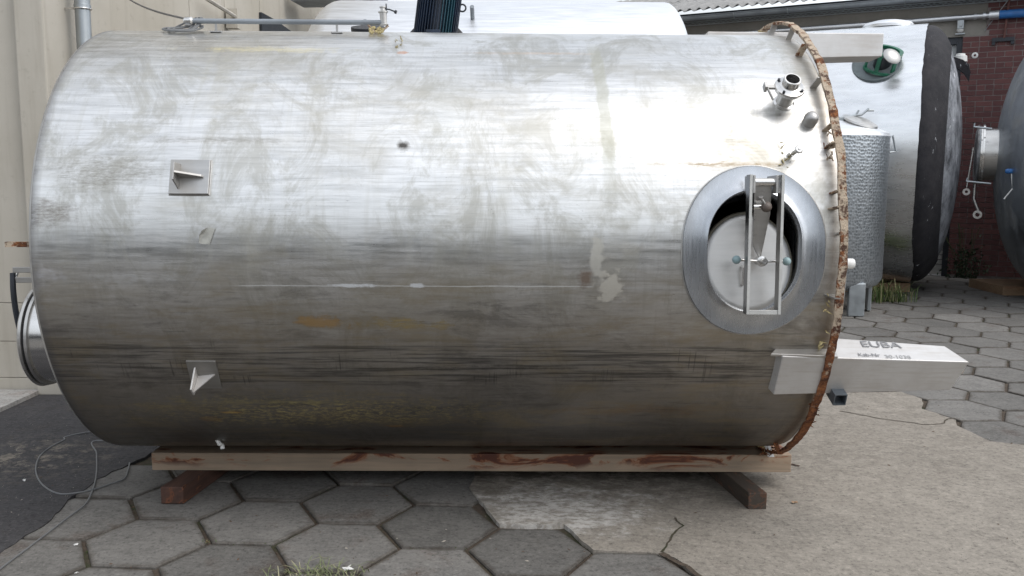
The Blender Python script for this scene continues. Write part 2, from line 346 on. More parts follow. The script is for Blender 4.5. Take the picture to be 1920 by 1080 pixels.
lay(blob(1.9, -.50, .5, .02, .8, .6, 2.5), (.05, .05, .05))
lay(blob(2.6, -.78, .45, .05, .8, .5, 2.5), (.24, .15, .07))
lay(blob(2.9, .42, .35, .016, .7, .8, 1.4), (.33, .25, .15))
lay(m.math('MULTIPLY', blob(.75, .85, 1.2, .25, .8, 1, 1.2), m.rng(speck, .66, .71, 0, .7)), (.12, .11, .1))
lay(m.math('MULTIPLY', m.rng(streak, .57, .70, 0, .55), m.rng(SV, .3, .0, .3, 1)), (.06, .06, .055))
# dark bands with ticks: a mirrored beam painted into the colour
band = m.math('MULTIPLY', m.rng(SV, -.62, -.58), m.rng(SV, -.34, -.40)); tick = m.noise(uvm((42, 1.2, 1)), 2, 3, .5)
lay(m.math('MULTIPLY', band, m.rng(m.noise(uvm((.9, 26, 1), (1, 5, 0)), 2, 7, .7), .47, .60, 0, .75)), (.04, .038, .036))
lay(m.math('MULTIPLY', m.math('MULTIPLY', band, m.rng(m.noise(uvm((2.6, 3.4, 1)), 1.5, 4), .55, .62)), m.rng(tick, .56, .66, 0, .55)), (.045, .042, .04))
# pale scrape, plaster smear
lay(m.math('MULTIPLY', m.rng(m.math('ABSOLUTE', m.math('ADD', m.math('ADD', SV, .108), m.math('MULTIPLY', wob, .012))), .0014, .0034, 1, 0), m.math('MULTIPLY', m.rng(SU, .78, .9), m.rng(SU, 2.36, 2.34, 0, .75))), (.55, .56, .55))
lay(blob(1.32, -.106, .10, .010, .4, .9, 2.4, True), (.62, .64, .66)); lay(blob(1.60, -.106, .05, .012, .4, .9, 2.4, True), (.62, .64, .66))
lay(blob(2.42, -.10, .075, .07, .45, .9, 3.6, True), (.48, .46, .41)); lay(blob(2.36, .02, .03, .11, .5, .8, 3.8, True), (.46, .45, .41)); lay(blob(2.32, -.07, .035, .05, .8, .8, 2.0, True), (.14, .09, .06))
lay(blob(.42, -.08, .36, .035, .7, .5, 2.6), (.46, .47, .48)); lay(blob(.06, -.06, .07, .05, .6, .7, 2.4), (.5, .5, .53))
# rough patches: edge grime at both ends
lay(m.math('MULTIPLY', m.rng(SU, .04, .0), .6), (.12, .12, .13)); lay(m.math('MULTIPLY', m.rng(m.math('ADD', SU, m.math('MULTIPLY', wob2, .3)), 3.28, 3.40), .4), (.33, .27, .2))
sq = m.math('MULTIPLY', m.math('MULTIPLY', m.rng(SU, 1.62, 1.63), m.rng(SU, 2.34, 2.33)), m.math('MULTIPLY', m.rng(SV, .0, .01), m.rng(SV, .10, .07)))
lay(m.math('MULTIPLY', sq, .35), (.12, .125, .12))
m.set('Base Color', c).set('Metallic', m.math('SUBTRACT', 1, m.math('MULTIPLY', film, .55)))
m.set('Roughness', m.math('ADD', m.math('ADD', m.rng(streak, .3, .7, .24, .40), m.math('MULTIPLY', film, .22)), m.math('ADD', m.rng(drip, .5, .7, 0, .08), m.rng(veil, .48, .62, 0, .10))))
m.set('Anisotropic', .35)
n_ = m.bump(fine, .05, .0015); m.bump(grain, .05, .002, n_)
M['shell'] = m.mat

m = NM('hammered steel'); v = m.co(); vv = m.vor(m.co(scale=(1, 1, .8)), 33, rnd=.6); n1 = m.noise(v, 2, 5)
c = m.mix(m.rng(vv, .1, .55), (.25, .28, .31), (.52, .56, .60)); c = m.mix(m.rng(n1, .45, .7, 0, .35), c, (.36, .37, .37)); m.set('Base Color', c).set('Metallic', .85).set('Roughness', .36); m.bump(vv, .30, .02); M['hammer'] = m.mat
m = NM('torn black insulation'); v = m.co(); a = m.noise(v, 5, 8, .75); b = m.noise(v, 28, 6, .7)
c = m.mix(m.rng(a, .4, .65), (.010, .010, .014), (.030, .028, .032)); c = m.mix(m.rng(m.vor(v, 14), .0, .13, .8, 0), c, (.006, .006, .008)); c = m.mix(m.rng(m.noise(m.co(scale=(3, 3, 1), loc=(1, 8, 3)), 4, 8, .75), .64, .69), c, (.6, .62, .66))
m.set('Base Color', c).set('Roughness', .85); m.bump(b, .5, .012); M['black'] = m.mat
m = NM('chalky grey dished end'); v = m.co(); a = m.noise(v, 3, 9, .75); c = m.mix(m.rng(a, .38, .6), (.07, .075, .085), (.42, .44, .48)); c = m.mix(m.rng(m.noise(m.co(loc=(4, 1, 7)), 2.2, 8, .75), .6, .64), c, (.72, .74, .78))
m.set('Base Color', c).set('Roughness', .7).set('Metallic', .2); m.bump(a, .4, .02); M['chalk'] = m.mat
M['dark_tank'] = steel('dark mill finish steel', .5, .35, .5, stretch=(2, 2, .6), tint=(.9, .97, 1.05), dirt=.5)

# ================================================================== SETTING
def pip(p, poly):
    x, y = p; ins = False; n = len(poly)
    for i in range(n):
        x1, y1 = poly[i]; x2, y2 = poly[(i + 1) % n]
        if (y1 > y) != (y2 > y) and x < (x2 - x1) * (y - y1) / (y2 - y1) + x1: ins = not ins
    return ins
g = MB(); S_ = 400
g.add([(-S_, -S_, -.03), (S_, -S_, -.03), (S_, S_, -.03), (-S_, S_, -.03)], [(0, 1, 2, 3)])
tag(g.build('ground', M['soil']), kind='structure')
# yard surface outside the part with single pavers: same grey concrete, seen only in reflections and far back
g = MB()
for (x0, y0, x1, y1) in ((-40, -60, 60, 1.9),): g.add([(x0, y0, -.006), (x1, y0, -.006), (x1, y1, -.006), (x0, y1, -.006)], [(0, 1, 2, 3)])
tag(g.build('yard_paving', M['paver']), kind='structure')

def ragged(poly, step=.06, amp=.012, seed=0):
    out = []
    for i in range(len(poly)):
        a = Vector((*poly[i], 0)); b = Vector((*poly[(i + 1) % len(poly)], 0)); n = max(1, int((b - a).length / step))
        if n > 80: n = 1
        for k in range(n):
            p = a.lerp(b, k / n)
            if n > 1: p += Vector((noise.noise(p * 9 + Vector((seed, 0, 0))), noise.noise(p * 9 + Vector((0, seed + 5, 0))), 0)) * amp
            out.append((p.x, p.y))
    return out
def sheet(poly, top, bot, name, mat):
    q = MB(); q.prism([(x, y, bot) for x, y in poly], (0, 0, top - bot))
    bm_ = q.build(name, mat); return tag(bm_, kind='structure')
SLAB = [(-.28, 5.9), (-.2, 4.71), (-.22, 4.5), (-.06, 3.99), (.26, 3.98), (.37, 3.7), (.67, 3.68), (.79, 3.47), (.95, 2.6), (.95, 1.9), (7.5, 1.9), (7.5, 5.0), (3.9, 5.12),
        (3.21, 5.3), (3.04, 5.37), (3.0, 5.72), (3.06, 5.87), (2.96, 6.16), (3.1, 6.44), (3.03, 6.66), (2.58, 6.62), (1.5, 6.8)]
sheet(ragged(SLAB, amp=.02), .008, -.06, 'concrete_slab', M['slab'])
ASPH = [(-2.2, 1.9), (-2.23, 3.68), (-2.2, 3.96), (-2.26, 4.33), (-2.25, 4.58), (-2.12, 5.1), (-2.1, 12), (-12, 12), (-12, 1.9)]
sheet(ragged(ASPH, amp=.03, seed=3), .005, -.06, 'asphalt', M['asphalt'])
sheet([(-9, 1.9), (-3.56, 1.9), (-3.55, 6.46), (-9, 6.46)], .035, -.05, 'apron_kerb', M['apron'])
# cracks in the slab
def ribbon(pts, wd, z, name, mat, seed=0):
    q = MB(); P = []
    for i in range(len(pts) - 1):
        a = Vector((*pts[i], 0)); b = Vector((*pts[i + 1], 0)); n = max(2, int((b - a).length / .03))
        for k in range(n): P.append(a.lerp(b, k / n))
    P = [p + Vector((noise.noise(p * 12), noise.noise(p * 12 + Vector((3, 3, seed))), 0)) * .02 for p in P]
    for i in range(len(P) - 1):
        d = (P[i + 1] - P[i]).normalized(); s = Vector((-d.y, d.x, 0)) * wd * (.5 + .5 * abs(noise.noise(P[i] * 20)) + .2)
        q.add([P[i] - s, P[i] + s, P[i + 1] + s, P[i + 1] - s], [(0, 1, 2, 3)])
    for v_ in q.v: v_.z = z
    return tag(q.build(name, mat), kind='structure')
ribbon([(.67, 3.68), (.74, 3.84), (.82, 3.98), (.80, 4.1)], .006, .0105, 'slab_crack', M['soil'])
ribbon([gnd(1800, 787)[:2], gnd(1778, 788)[:2], gnd(1765, 797)[:2], gnd(1735, 799)[:2], gnd(1700, 794)[:2], gnd(1640, 785)[:2], gnd(1570, 772)[:2]], .006, .0105, 'slab_crack', M['soil'])
ribbon([gnd(1240, 1041)[:2], gnd(1262, 1052)[:2], gnd(1285, 1066)[:2], gnd(1305, 1079)[:2], gnd(1350, 1110)[:2]], .016, .0105, 'slab_crack', M['soil'])

# hexagonal pavers
QC = [(-.77833, 3.74446), (.43238, -.27794), (.43444, .24277), (-.00403, .00144), (-.00076, .00028), (.00161, .00273)]
def latt(a, b):
    r = (1, a, b, a * a, a * b, b * b); return Vector((sum(q[0] * x for q, x in zip(QC, r)), sum(q[1] * x for q, x in zip(QC, r)), 0))
HV = [(1 / 3, 1 / 3), (-1 / 3, 2 / 3), (-2 / 3, 1 / 3), (-1 / 3, -1 / 3), (1 / 3, -2 / 3), (2 / 3, -1 / 3)]
pav = MB(); pav.add([(-2.2, 1.9, -.014), (14, 1.9, -.014), (14, 19, -.014), (-2.2, 19, -.014)], [(0, 1, 2, 3)])
paving = tag(pav.build('paving', M['soil']), kind='structure')
cells = []
for a in range(-22, 16):
    for b in range(-8, 34):
        if a + b < -8: continue
        c0 = latt(a, b)
        # the fitted curve folds far away: keep only the branch where it still runs forwards
        if not (-2.6 < c0.x < 13 and 2.4 < c0.y < 16.2): continue
        j = latt(a + .5, b) - latt(a - .5, b); k = latt(a, b + .5) - latt(a, b - .5)
        if j.x * k.y - j.y * k.x < .06 or k.y < .1 or j.x < .1: continue
        if pip((c0.x, c0.y), SLAB): continue
        if c0.x < -2.12: continue
        r = c0 - CAM; wv = r.dot(FW); px = 960 + FPX * r.dot(RT) / wv; py = 540 - FPX * r.dot(UP) / wv
        vis = -60 < px < 1990 and 540 < py < 1130 and (py > 880 or px > 1560)
        cells.append((0 if vis else 1, c0.y, a, b, c0))
cells.sort(key=lambda t: t[:2])
def edgeattr(o):
    a = o.data.attributes.new('rim', 'FLOAT', 'POINT')
    for i in range(len(o.data.vertices)): a.data[i].value = 0.0 if i % 24 >= 18 else 1.0
    return o
far = MB(); cnt = 0
for vis, _, a, b, c0 in cells:
    gap = .017 if c0.y < 9 else .015
    dz = random.uniform(-.004, .003); tx, ty = random.uniform(-.008, .008), random.uniform(-.008, .008)
    P = [];
    for (i, j) in HV:
        q = latt(a + i, b + j); d = (q - c0); q = c0 + d * (1 - gap / d.length * random.uniform(.5, 1.0)); P.append(q)
    def zz(q): return dz + (q.x - c0.x) * tx + (q.y - c0.y) * ty
    top = [Vector((q.x, q.y, zz(q))) for q in [c0 + (q - c0) * .982 for q in P]]; rim = [Vector((q.x, q.y, zz(q) - .005)) for q in P]; bot = [Vector((q.x, q.y, -.05)) for q in P]
    inn = [Vector((q.x, q.y, zz(q) + .0008)) for q in [c0 + (q - c0) * .80 for q in P]]
    V = top + rim + bot + inn; F = [tuple(range(18, 24))] + [(18 + i, 18 + (i + 1) % 6, (i + 1) % 6, i) for i in range(6)] + [(i, (i + 1) % 6, 6 + (i + 1) % 6, 6 + i) for i in range(6)] + [(6 + i, 6 + (i + 1) % 6, 12 + (i + 1) % 6, 12 + i) for i in range(6)]
    if vis == 0 and cnt < 290:
        cnt += 1; edgeattr(MB().add(V, F).build('paving_slab', M['paver'], paving))
    else: far.add(V, F)
tag(edgeattr(far.build('paving_slab', M['paver'], paving)), kind='stuff')
PAVN = cnt

hall = thing('unseen_hall', 'unseen long hall behind the camera, added as a dark reflection for the steel', 'building', (0, -22, 0))  # unseen hall, added to give the steel a dark band to mirror
q = MB(); q.box((0, -24, 2.3), (70, 4, 4.6)); q.build('wall', M['hall'], hall)
q = MB(); q.box((0, -23.8, 4.85), (72, 5.2, .5)); q.build('roof', M['dark_iron'], hall)
for k in range(9): q = MB(); q.box((-32 + k * 8, -21.98, 1.6), (3.2, .05, 3.2)); q.build('door', M['dark_iron'], hall)
# ================================================================== THE BIG TANK ON ITS SIDE
P0 = Vector((-2.025, 4.7256, 1.2938)); P1 = Vector((1.375, 4.7838, 1.2968))
LT = (P1 - P0).length; AX = (P1 - P0) / LT; FR = Vector((AX.y, -AX.x, 0)).normalized(); TU = FR.cross(AX); TU = TU if TU.z > 0 else -TU
RR = 1.0925
def S(s, phi, r=RR, t=0):
    ph = R_(phi); return P0 + AX * s + (FR * math.cos(ph) + TU * math.sin(ph)) * r + (-FR * math.sin(ph) + TU * math.cos(ph)) * t
def NR(phi): ph = R_(phi); return FR * math.cos(ph) + TU * math.sin(ph)
def TG(phi): ph = R_(phi); return -FR * math.sin(ph) + TU * math.cos(ph)
def hit(px, py, r=RR):
    d = ray(px, py).normalized(); o = CAM - P0; dp = d - AX * d.dot(AX); op = o - AX * o.dot(AX)
    a = dp.dot(dp); b = 2 * dp.dot(op); c_ = op.dot(op) - r * r; D = b * b - 4 * a * c_
    t = (-b - math.sqrt(max(D, 0))) / (2 * a); q = CAM + d * t - P0; return q.dot(AX), math.degrees(math.atan2(q.dot(TU), q.dot(FR)))
tank = thing('storage_tank', 'huge scratched steel tank lying on a timber beam, with open oval manhole and rusty ring', 'tank',
             (P0 + AX * LT / 2 - Vector((0, 0, RR))), math.atan2(AX.y, AX.x))
MS, MPHI = 3.027, 2.4; MV = R_(MPHI) * RR                       # manhole centre
def stad(hw, hh, n=18):
    """stadium outline (u, v) with vertical straight sides"""
    st = hh - hw; out = []
    for k in range(n + 1): a = math.pi * k / n; out.append((hw * math.cos(a), st + hw * math.sin(a)))
    for k in range(n + 1): a = math.pi + math.pi * k / n; out.append((hw * math.cos(a), -st + hw * math.sin(a)))
    return out
def instad(u, v_, hw, hh):
    st = hh - hw; dv = max(abs(v_) - st, 0); return u * u + dv * dv < hw * hw
NS_, NP_ = 170, 300
q = MB(); uv = []
for i in range(NS_ + 1):
    s = LT * i / NS_
    for j in range(NP_ + 1):
        phi = -180 + 360 * j / NP_; v_ = R_(phi) * RR
        p3 = Vector((s * 1.1, math.cos(R_(phi)) * 1.6, math.sin(R_(phi)) * 1.6))
        dr = .0022 * noise.noise(p3 * 1.3) + .0010 * noise.noise(p3 * 4.5) + .0004 * noise.noise(p3 * Vector((1, 14, 14)).x)
        edge = max(0, 1 - min(s, LT - s) / .012); dr -= edge * .004
        q.v.append(S(s, phi, RR + dr)); uv.append((s, v_))
for i in range(NS_):
    for j in range(NP_):
        s = LT * (i + .5) / NS_; v_ = R_(-180 + 360 * (j + .5) / NP_) * RR
        if instad(s - MS, v_ - MV, .235, .30): continue
        a = i * (NP_ + 1) + j; q.f.append((a, a + 1, a + NP_ + 2, a + NP_ + 1)); q.m.append(0)
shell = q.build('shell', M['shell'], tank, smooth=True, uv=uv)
M['inside'] = steel('inside of the shell', .35, .35, .5, dirt=.4)
# dished ends
def dish(o, ax, r, h, n=14, kn=.0):
    return [(h * math.sin(math.pi / 2 * k / n), r * math.cos(math.pi / 2 * k / n)) for k in range(n + 1)]
q = MB(); q.lathe(dish(0, 0, RR - .002, .10), P0, -AX, 96); q.build('dished_end', M['steel_dull'], tank, smooth=True)
q = MB(); q.lathe(dish(0, 0, RR - .002, .16), P1, AX, 96); q.build('dished_end', M['steel_dull'], tank, smooth=True)

# manhole: reinforcing collar, neck, lid
def loft(rings, name, mat, par, uvs=None, sm=True):
    q = MB(); n = len(rings[0]); V = [p for r_ in rings for p in r_]
    F = [(i * n + k, i * n + (k + 1) % n, (i + 1) * n + (k + 1) % n, (i + 1) * n + k) for i in range(len(rings) - 1) for k in range(n)]
    return q.add(V, F).build(name, mat, par, smooth=sm)
def onr(u, v_, r): return S(MS + u, math.degrees((MV + v_) / RR), r)
def lerp2(o1, o2, t): return [(a[0] * (1 - t) + b[0] * t, a[1] * (1 - t) + b[1] * t) for a, b in zip(o1, o2)]
def soft(o_, hw, hh, f=.5):
    n = len(o_) // 2; E_ = [(hw * math.cos(math.pi * k / (n - 1)), hh * math.sin(math.pi * k / (n - 1))) for k in range(n)]; E_ += [(-x, -y) for x, y in E_]
    return [(a[0] * (1 - f) + b[0] * f, a[1] * (1 - f) + b[1] * f) for a, b in zip(o_, E_)]
OUT, INN = soft(stad(.300, .362, 28), .300, .362), soft(stad(.203, .262, 28), .203, .262, .25)
rings = [[onr(u * 1.012, v_ * 1.012, RR - .004) for u, v_ in OUT], [onr(u * 1.010, v_ * 1.010, RR + .006) for u, v_ in OUT], [onr(u, v_, RR + .011) for u, v_ in OUT]]
for t in (.15, .4, .7, .93): rings.append([onr(u, v_, RR + .010 - .006 * math.sin(math.pi * t)) for u, v_ in lerp2(OUT, INN, t)])
rings += [[onr(u, v_, RR + .014) for u, v_ in INN], [onr(u * .985, v_ * .985, RR + .015) for u, v_ in INN]]
m = NM('polished manhole steel'); v = m.co(); a = m.noise(v, 5, 6, .6); b = m.noise(m.co(scale=(30, 30, 2)), 3, 5)
m.set('Base Color', m.mix(m.rng(a, .4, .65), (.40, .42, .45), (.50, .52, .55))).set('Metallic', 1).set('Roughness', m.rng(b, .3, .7, .24, .32)); m.bump(b, .012, .002); M['collar'] = m.mat
collar = loft(rings, 'manhole_collar', M['collar'], tank)
rings = [[onr(u * k, v_ * k, RR + z) for u, v_ in INN] for k, z in ((.985, .015), (.97, .010), (.965, -.05), (.965, -.13), (.94, -.135), (.94, -.06))]
loft(rings, 'manhole_neck', M['collar'], tank)
q = MB(); q.tube([onr(u * 1.014, v_ * 1.014, RR + .001) for u, v_ in OUT[:-1]], .0045, 6, closed=True); q.build('weld_bead', M['steel_dull'], tank, smooth=True)
# lid hanging askew in the neck
lc = hit(1402, 494, RR - .055); LC = S(lc[0], lc[1], RR - .065)
ln = (NR(lc[1]) + TU * .24 + AX * -.06).normalized(); lu = (AX - ln * AX.dot(ln)).normalized(); lv = ln.cross(lu); lv = lv if lv.z > 0 else -lv
def oval(c_, a, b, off, n=48): return [c_ + lu * (a * math.cos(2 * math.pi * k / n)) + lv * (b * math.sin(2 * math.pi * k / n)) + ln * off for k in range(n)]
la, lb = .186, .214
rg = [oval(LC, 1e-4, 1e-4, .012)] + [oval(LC, la * k, lb * k, .012 + z) for k, z in ((.5, -.001), (.86, -.003), (.965, -.004), (.99, -.008), (.99, -.02), (.3, -.014), (1e-3, -.014))]
lid = loft(rg, 'manhole_lid', steel('satin lid steel', .5, .28, .4, dirt=.2), tank)
rg = [oval(LC, la * k, lb * k, z) for k, z in ((.985, -.004), (1.03, -.004), (1.06, -.012), (1.06, -.028), (.98, -.03))]
loft(rg, 'gasket', plain('olive rubber gasket', (.16, .145, .11), .6), lid)
# carrier frame of two flat bars
FRr = RR + .035
def fbox(u0, u1, v0, v1, r0, r1): # box in manhole coordinates, flat (tangent plane)
    nn = NR(MPHI); tt = TG(MPHI); o = S(MS, MPHI, 0)
    return [o + AX * u + tt * v_ + nn * r for r in (r0, r1) for (u, v_) in ((u0, v0), (u1, v0), (u1, v1), (u0, v1))]
def mh(px, py, r):  # manhole plane coordinates of a view ray at radius r
    nn = NR(MPHI); o = S(MS, MPHI, r); rr = ray(px, py); t = (o - CAM).dot(nn) / rr.dot(nn); P = CAM + rr * t - o; return P.dot(AX), P.dot(TG(MPHI))
frm = thing  # alias unused
r0, r1 = RR + .075, RR + .125
uL, vT = mh(1409, 327, r1); uR, vB = mh(1461, 590, r1)
q = MB(); q.hexa(fbox(uL - .006, uL + .006, vB, vT, r0, r1)); M['bar'] = steel('dark bar steel', .36, .22, .34, dirt=.3); bar = q.build('frame_bar', M['bar'], tank, bevel=.001)
ge = plain('bright bar edge', (.62, .62, .60), .45, .4, .15, 20, 0)  # pale strips on the fronts of the frame bars and crossbar
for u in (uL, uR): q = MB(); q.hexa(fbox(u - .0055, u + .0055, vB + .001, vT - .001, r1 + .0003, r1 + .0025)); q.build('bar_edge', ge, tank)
q = MB(); q.hexa(fbox(uR - .006, uR + .006, vB, vT, r0, r1)); q.build('frame_bar', M['bar'], tank, bevel=.001)
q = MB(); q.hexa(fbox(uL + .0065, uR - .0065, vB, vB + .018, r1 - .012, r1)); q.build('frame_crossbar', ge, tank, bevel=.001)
# hinge lugs and pin on the collar top
for u in (uL + .016, uR - .02): q = MB(); q.hexa(fbox(u - .005, u + .005, vT - .075, vT - .002, RR - .01, r1 - .01)); q.build('hinge_lug', M['steel_dull'], tank, bevel=.001)
o = S(MS, MPHI, 0); nn, tt = NR(MPHI), TG(MPHI)
def mp(u, v_, r): return o + AX * u + tt * v_ + nn * r
q = MB(); q.tube([mp(uL + .012, vT - .03, r1 - .035), mp(uR - .012, vT - .03, r1 - .035)], .017, 16); q.build('hinge_pin', M['steel_bright'], tank, smooth=True)
# swinging arm: plate tapering down to the lid
a0 = mh(1414, 345, RR + .07); a1 = mh(1447, 345, RR + .07); a2 = mh(1444, 402, RR + .045); a3 = mh(1427, 488, RR + .01); a4 = mh(1413, 460, RR + .02)
q = MB(); V = [mp(*a0, RR + .075), mp(*a1, RR + .075), mp(*a2, RR + .045), mp(a3[0], a3[1], RR + .0), mp(a4[0], a4[1], RR + .01)]
q.prism(V, -nn * .012); q.build('lid_arm', M['steel'], lid, bevel=.001)
q = MB(); b0 = mh(1413, 388, RR + .09); b1 = mh(1440, 388, RR + .09); q.tube([mp(*b0, RR + .085), mp(*b1, RR + .085)], .011, 14); q.build('arm_pin', M['steel_bright'], lid, smooth=True)
def ball(c_, r, name, mat, par, n=14):
    q = MB(); q.lathe([(-r * math.cos(math.pi * k / n), r * math.sin(math.pi * k / n)) for k in range(n + 1)], c_, Vector((1, .2, .1)), 18); return q.build(name, mat, par, smooth=True)
kb = mh(1437, 388, RR + .11); ball(mp(*kb, RR + .11), .022, 'knob', M['brown_ball'], lid)
k2 = mh(1426, 371, RR + .12); q = MB(); q.tube([mp(*kb, RR + .115), mp(*k2, RR + .125)], .006, 10); q.tube([mp(k2[0], k2[1] - .003, RR + .124), mp(k2[0] - .001, k2[1] + .004, RR + .127)], .010, 12); q.build('knob_bolt', M['steel_dull'], lid, smooth=True)
hb = mh(1428, 490, RR + .05); H0 = mp(*hb, RR + .045)
q = MB(); q.lathe([(-.05, .018), (0, .018), (.0, .022), (.012, .022), (.014, .014), (.045, .014), (.047, .012), (.047, .006), (.044, .006), (.044, 0)], H0, nn, 20); q.build('hand_hub', M['steel_bright'], lid, smooth=True)
ba = mh(1381, 487, RR + .055); bb = mh(1475, 490, RR + .055); bc = mh(1391, 534, RR + .03)
for e in (ba, bb):
    q = MB(); q.tube([mp(hb[0], hb[1], RR + .052), mp(*e, RR + .055)], .0055, 10); q.build('hand_spoke', M['steel_bright'], lid, smooth=True); ball(mp(*e, RR + .055), .018, 'hand_ball', M['blue_ball'], lid)
# grip on the lid
q = MB(); g0 = mh(1393, 500, RR - .03); g1 = mh(1392, 536, RR - .03); q.tube([mp(g0[0], g0[1], RR - .045), mp(g0[0] - .002, g0[1] - .005, RR - .012), mp(g1[0] - .002, g1[1] + .006, RR - .018), mp(g1[0], g1[1], RR - .05)], .006, 8); q.build('lid_grip', M['steel_bright'], lid, smooth=True)

# rusty insulation ring and its stand-off tabs
q = MB(); NRG = 260; ring = []
for k in range(NRG):
    phi = 360 * k / NRG; p3 = Vector((math.cos(R_(phi)) * 6, math.sin(R_(phi)) * 6, 0)); sag = .012
    j = noise.noise(p3 * 2.6) * .004 + noise.noise(p3 * 7) * .003; rr = 1.143 + j; bent = 0
    dphi = abs(((phi + 85 + 180) % 360) - 180)
    if dphi < 18: bent = -.018 * (1 - dphi / 18)
    wds = .018 + noise.noise(p3 * 5 + Vector((0, 0, 3))) * .004 + noise.noise(p3 * 16) * .003
    s0 = LT - .012 + noise.noise(p3 * 1.1 + Vector((5, 0, 0))) * .006
    c_ = TU * sag
    ring.append([S(s0 - wds, phi, rr - .007 + bent) + c_, S(s0 + wds, phi, rr - .006 + bent) + c_, S(s0 + wds * .8, phi, rr + .008 + noise.noise(p3 * 11) * .004 + bent) + c_, S(s0 - wds, phi, rr + .006 + noise.noise(p3 * 13) * .003 + bent) + c_])
V = [p for r_ in ring for p in r_]; F = [(i * 4 + k, i * 4 + (k + 1) % 4, ((i + 1) % NRG) * 4 + (k + 1) % 4, ((i + 1) % NRG) * 4 + k) for i in range(NRG) for k in range(4)]
rr_o = q.add(V, F).build('rusty_ring', M['rust'], tank)
for phi, mt in ((98, 'rust'), (84, 'steel_dull'), (71, 'steel_dull'), (57, 'rust'), (44, 'steel_dull'), (31.5, 'rust'), (25, 'rust'), (16, 'rust'), (11.5, 'rust'), (-8, 'steel_dull'), (-62, 'rust'), (-73, 'steel_dull'), (-80, 'rust'), (112, 'rust'), (130, 'rust'), (150, 'rust'), (180, 'rust'), (210, 'rust'), (240, 'rust')):
    q = MB(); wd = (.018 if mt == 'steel_dull' else .013) * random.uniform(.6, 1.35); s0 = LT - .04 + random.uniform(-.012, .012); phi += random.uniform(-1.2, 1.2)
    P = [S(s0 - wd, phi, RR - .004, -.003), S(s0 + wd, phi, RR - .004, -.003), S(s0 + wd, phi, RR - .004, .003), S(s0 - wd, phi, RR - .004, .003),
         S(s0 + .004, phi, RR + .058, -.003), S(s0 + wd + .02, phi, RR + .058, -.003), S(s0 + wd + .02, phi, RR + .058, .003), S(s0 + .004, phi, RR + .058, .003)]
    q.hexa(P).build('ring_tab', M[mt], tank)
# shreds hanging from the ring
def shred(phi, r, s, n, sz, name, mat, seed):
    rnd = random.Random(seed); q = MB()
    for k in range(n):
        p = S(s + rnd.uniform(-.03, .02), phi + rnd.uniform(-3.5, 3.5), r + rnd.uniform(-.02, .015)); a = Vector((rnd.uniform(-1, 1), rnd.uniform(-1, 1), rnd.uniform(-1, 1))).normalized(); b = a.cross(Vector((rnd.random(), rnd.random(), 1))).normalized()
        L_ = sz * rnd.uniform(.5, 1.3); W_ = sz * rnd.uniform(.12, .4)
        q.add([p - a * L_ - b * W_, p + a * L_ * .7 - b * W_ * .7, p + a * L_ + b * W_ * .2, p - a * L_ * .6 + b * W_, p + b * W_ * .5 + a.cross(b) * sz * .25], [(0, 1, 4), (1, 2, 4), (2, 3, 4), (3, 0, 4)])
    return tag(q.build(name, mat, tank), kind='stuff')
shred(97, RR + .035, LT - .05, 26, .022, 'foam_shred', M['foam'], 1); shred(99, RR + .03, LT - .04, 14, .02, 'rust_flake', M['rust'], 2)
shred(26, RR + .03, LT - .045, 16, .018, 'rust_flake', M['rust'], 3); shred(-8, RR + .02, LT - .04, 5, .02, 'foam_shred', M['foam'], 4)
shred(-72, RR + .03, LT - .03, 16, .022, 'rust_flake', M['rust'], 5); shred(-40, RR + .045, LT + .0, 12, .02, 'rust_flake', M['rust'], 6)
shred(-84, RR + .03, LT - .03, 20, .025, 'rust_flake', M['rust'], 7); shred(-76, RR + .02, LT - .03, 6, .02, 'foam_shred', M['foam'], 8); shred(-18, RR + .02, LT - .03, 5, .022, 'foam_shred', M['foam'], 9)
shred(24, RR + .0, 3.175, 26, .013, 'foam_shred', M['foam'], 10); shred(64.6, RR + .004, 1.49, 8, .014, 'foam_shred', M['foam'], 11)

# three tapered box legs
def leg(phi, s0, s1, w0, w1, d0, d1, proud, bevel_end=.04, cut=0):
    tp = lambda s: (s - s0) / (s1 - s0)
    def cr(s, ds_out=0):
        t = tp(s); w_ = w0 + (w1 - w0) * t; d_ = d0 + (d1 - d0) * t; ro = RR + proud
        return ro, w_, d_
    ro, w_, d_ = cr(s0); A_ = [S(s0 - bevel_end, phi, ro - .05, -w_ / 2), S(s0 - bevel_end, phi, ro - .05, w_ / 2)]
    q = MB(); ra, wa, da = cr(s0); rb, wb, db = cr(s1)
    P = [S(s0 - .05, phi, ra - da, -wa / 2), S(s1 - .06, phi, rb - db, -wb / 2), S(s1 - .06, phi, rb - db, wb / 2), S(s0 - .05, phi, ra - da, wa / 2),
         S(s0, phi, ra, -wa / 2 * .97), S(s1 - .0, phi, rb, -wb / 2), S(s1, phi, rb, wb / 2), S(s0, phi, ra, wa / 2 * .97)]
    # slanted foot end: lower edge shorter than upper edge
    P[5] = S(s1 - cut, phi, rb, -wb / 2)
    if not cut: P[1] = S(s1 - .005, phi, rb - db, -wb / 2); P[2] = S(s1 - .005, phi, rb - db, wb / 2)
    q.hexa(P); o_ = q.build('box_leg', M['leg'], tank, bevel=.004)
    q = MB(); fc = S(s1 - .03, phi, rb - db * .5, .0); q.lathe([(-.02, .03), (.03, .03), (.03, .027), (.045, .026), (.047, .0)], fc, AX, 20); q.build('foot_stub', M['steel_bright'], o_, smooth=True)
    return o_
m = NM('satin leg sheet'); v = m.co(); a = m.noise(v, 4, 6, .6); b = m.noise(m.co(scale=(2, 26, 26)), 3, 6); c = m.mix(m.rng(a, .4, .7), (.60, .595, .59), (.47, .45, .43)); c = m.mix(m.rng(b, .5, .7, 0, .35), c, (.42, .38, .34))
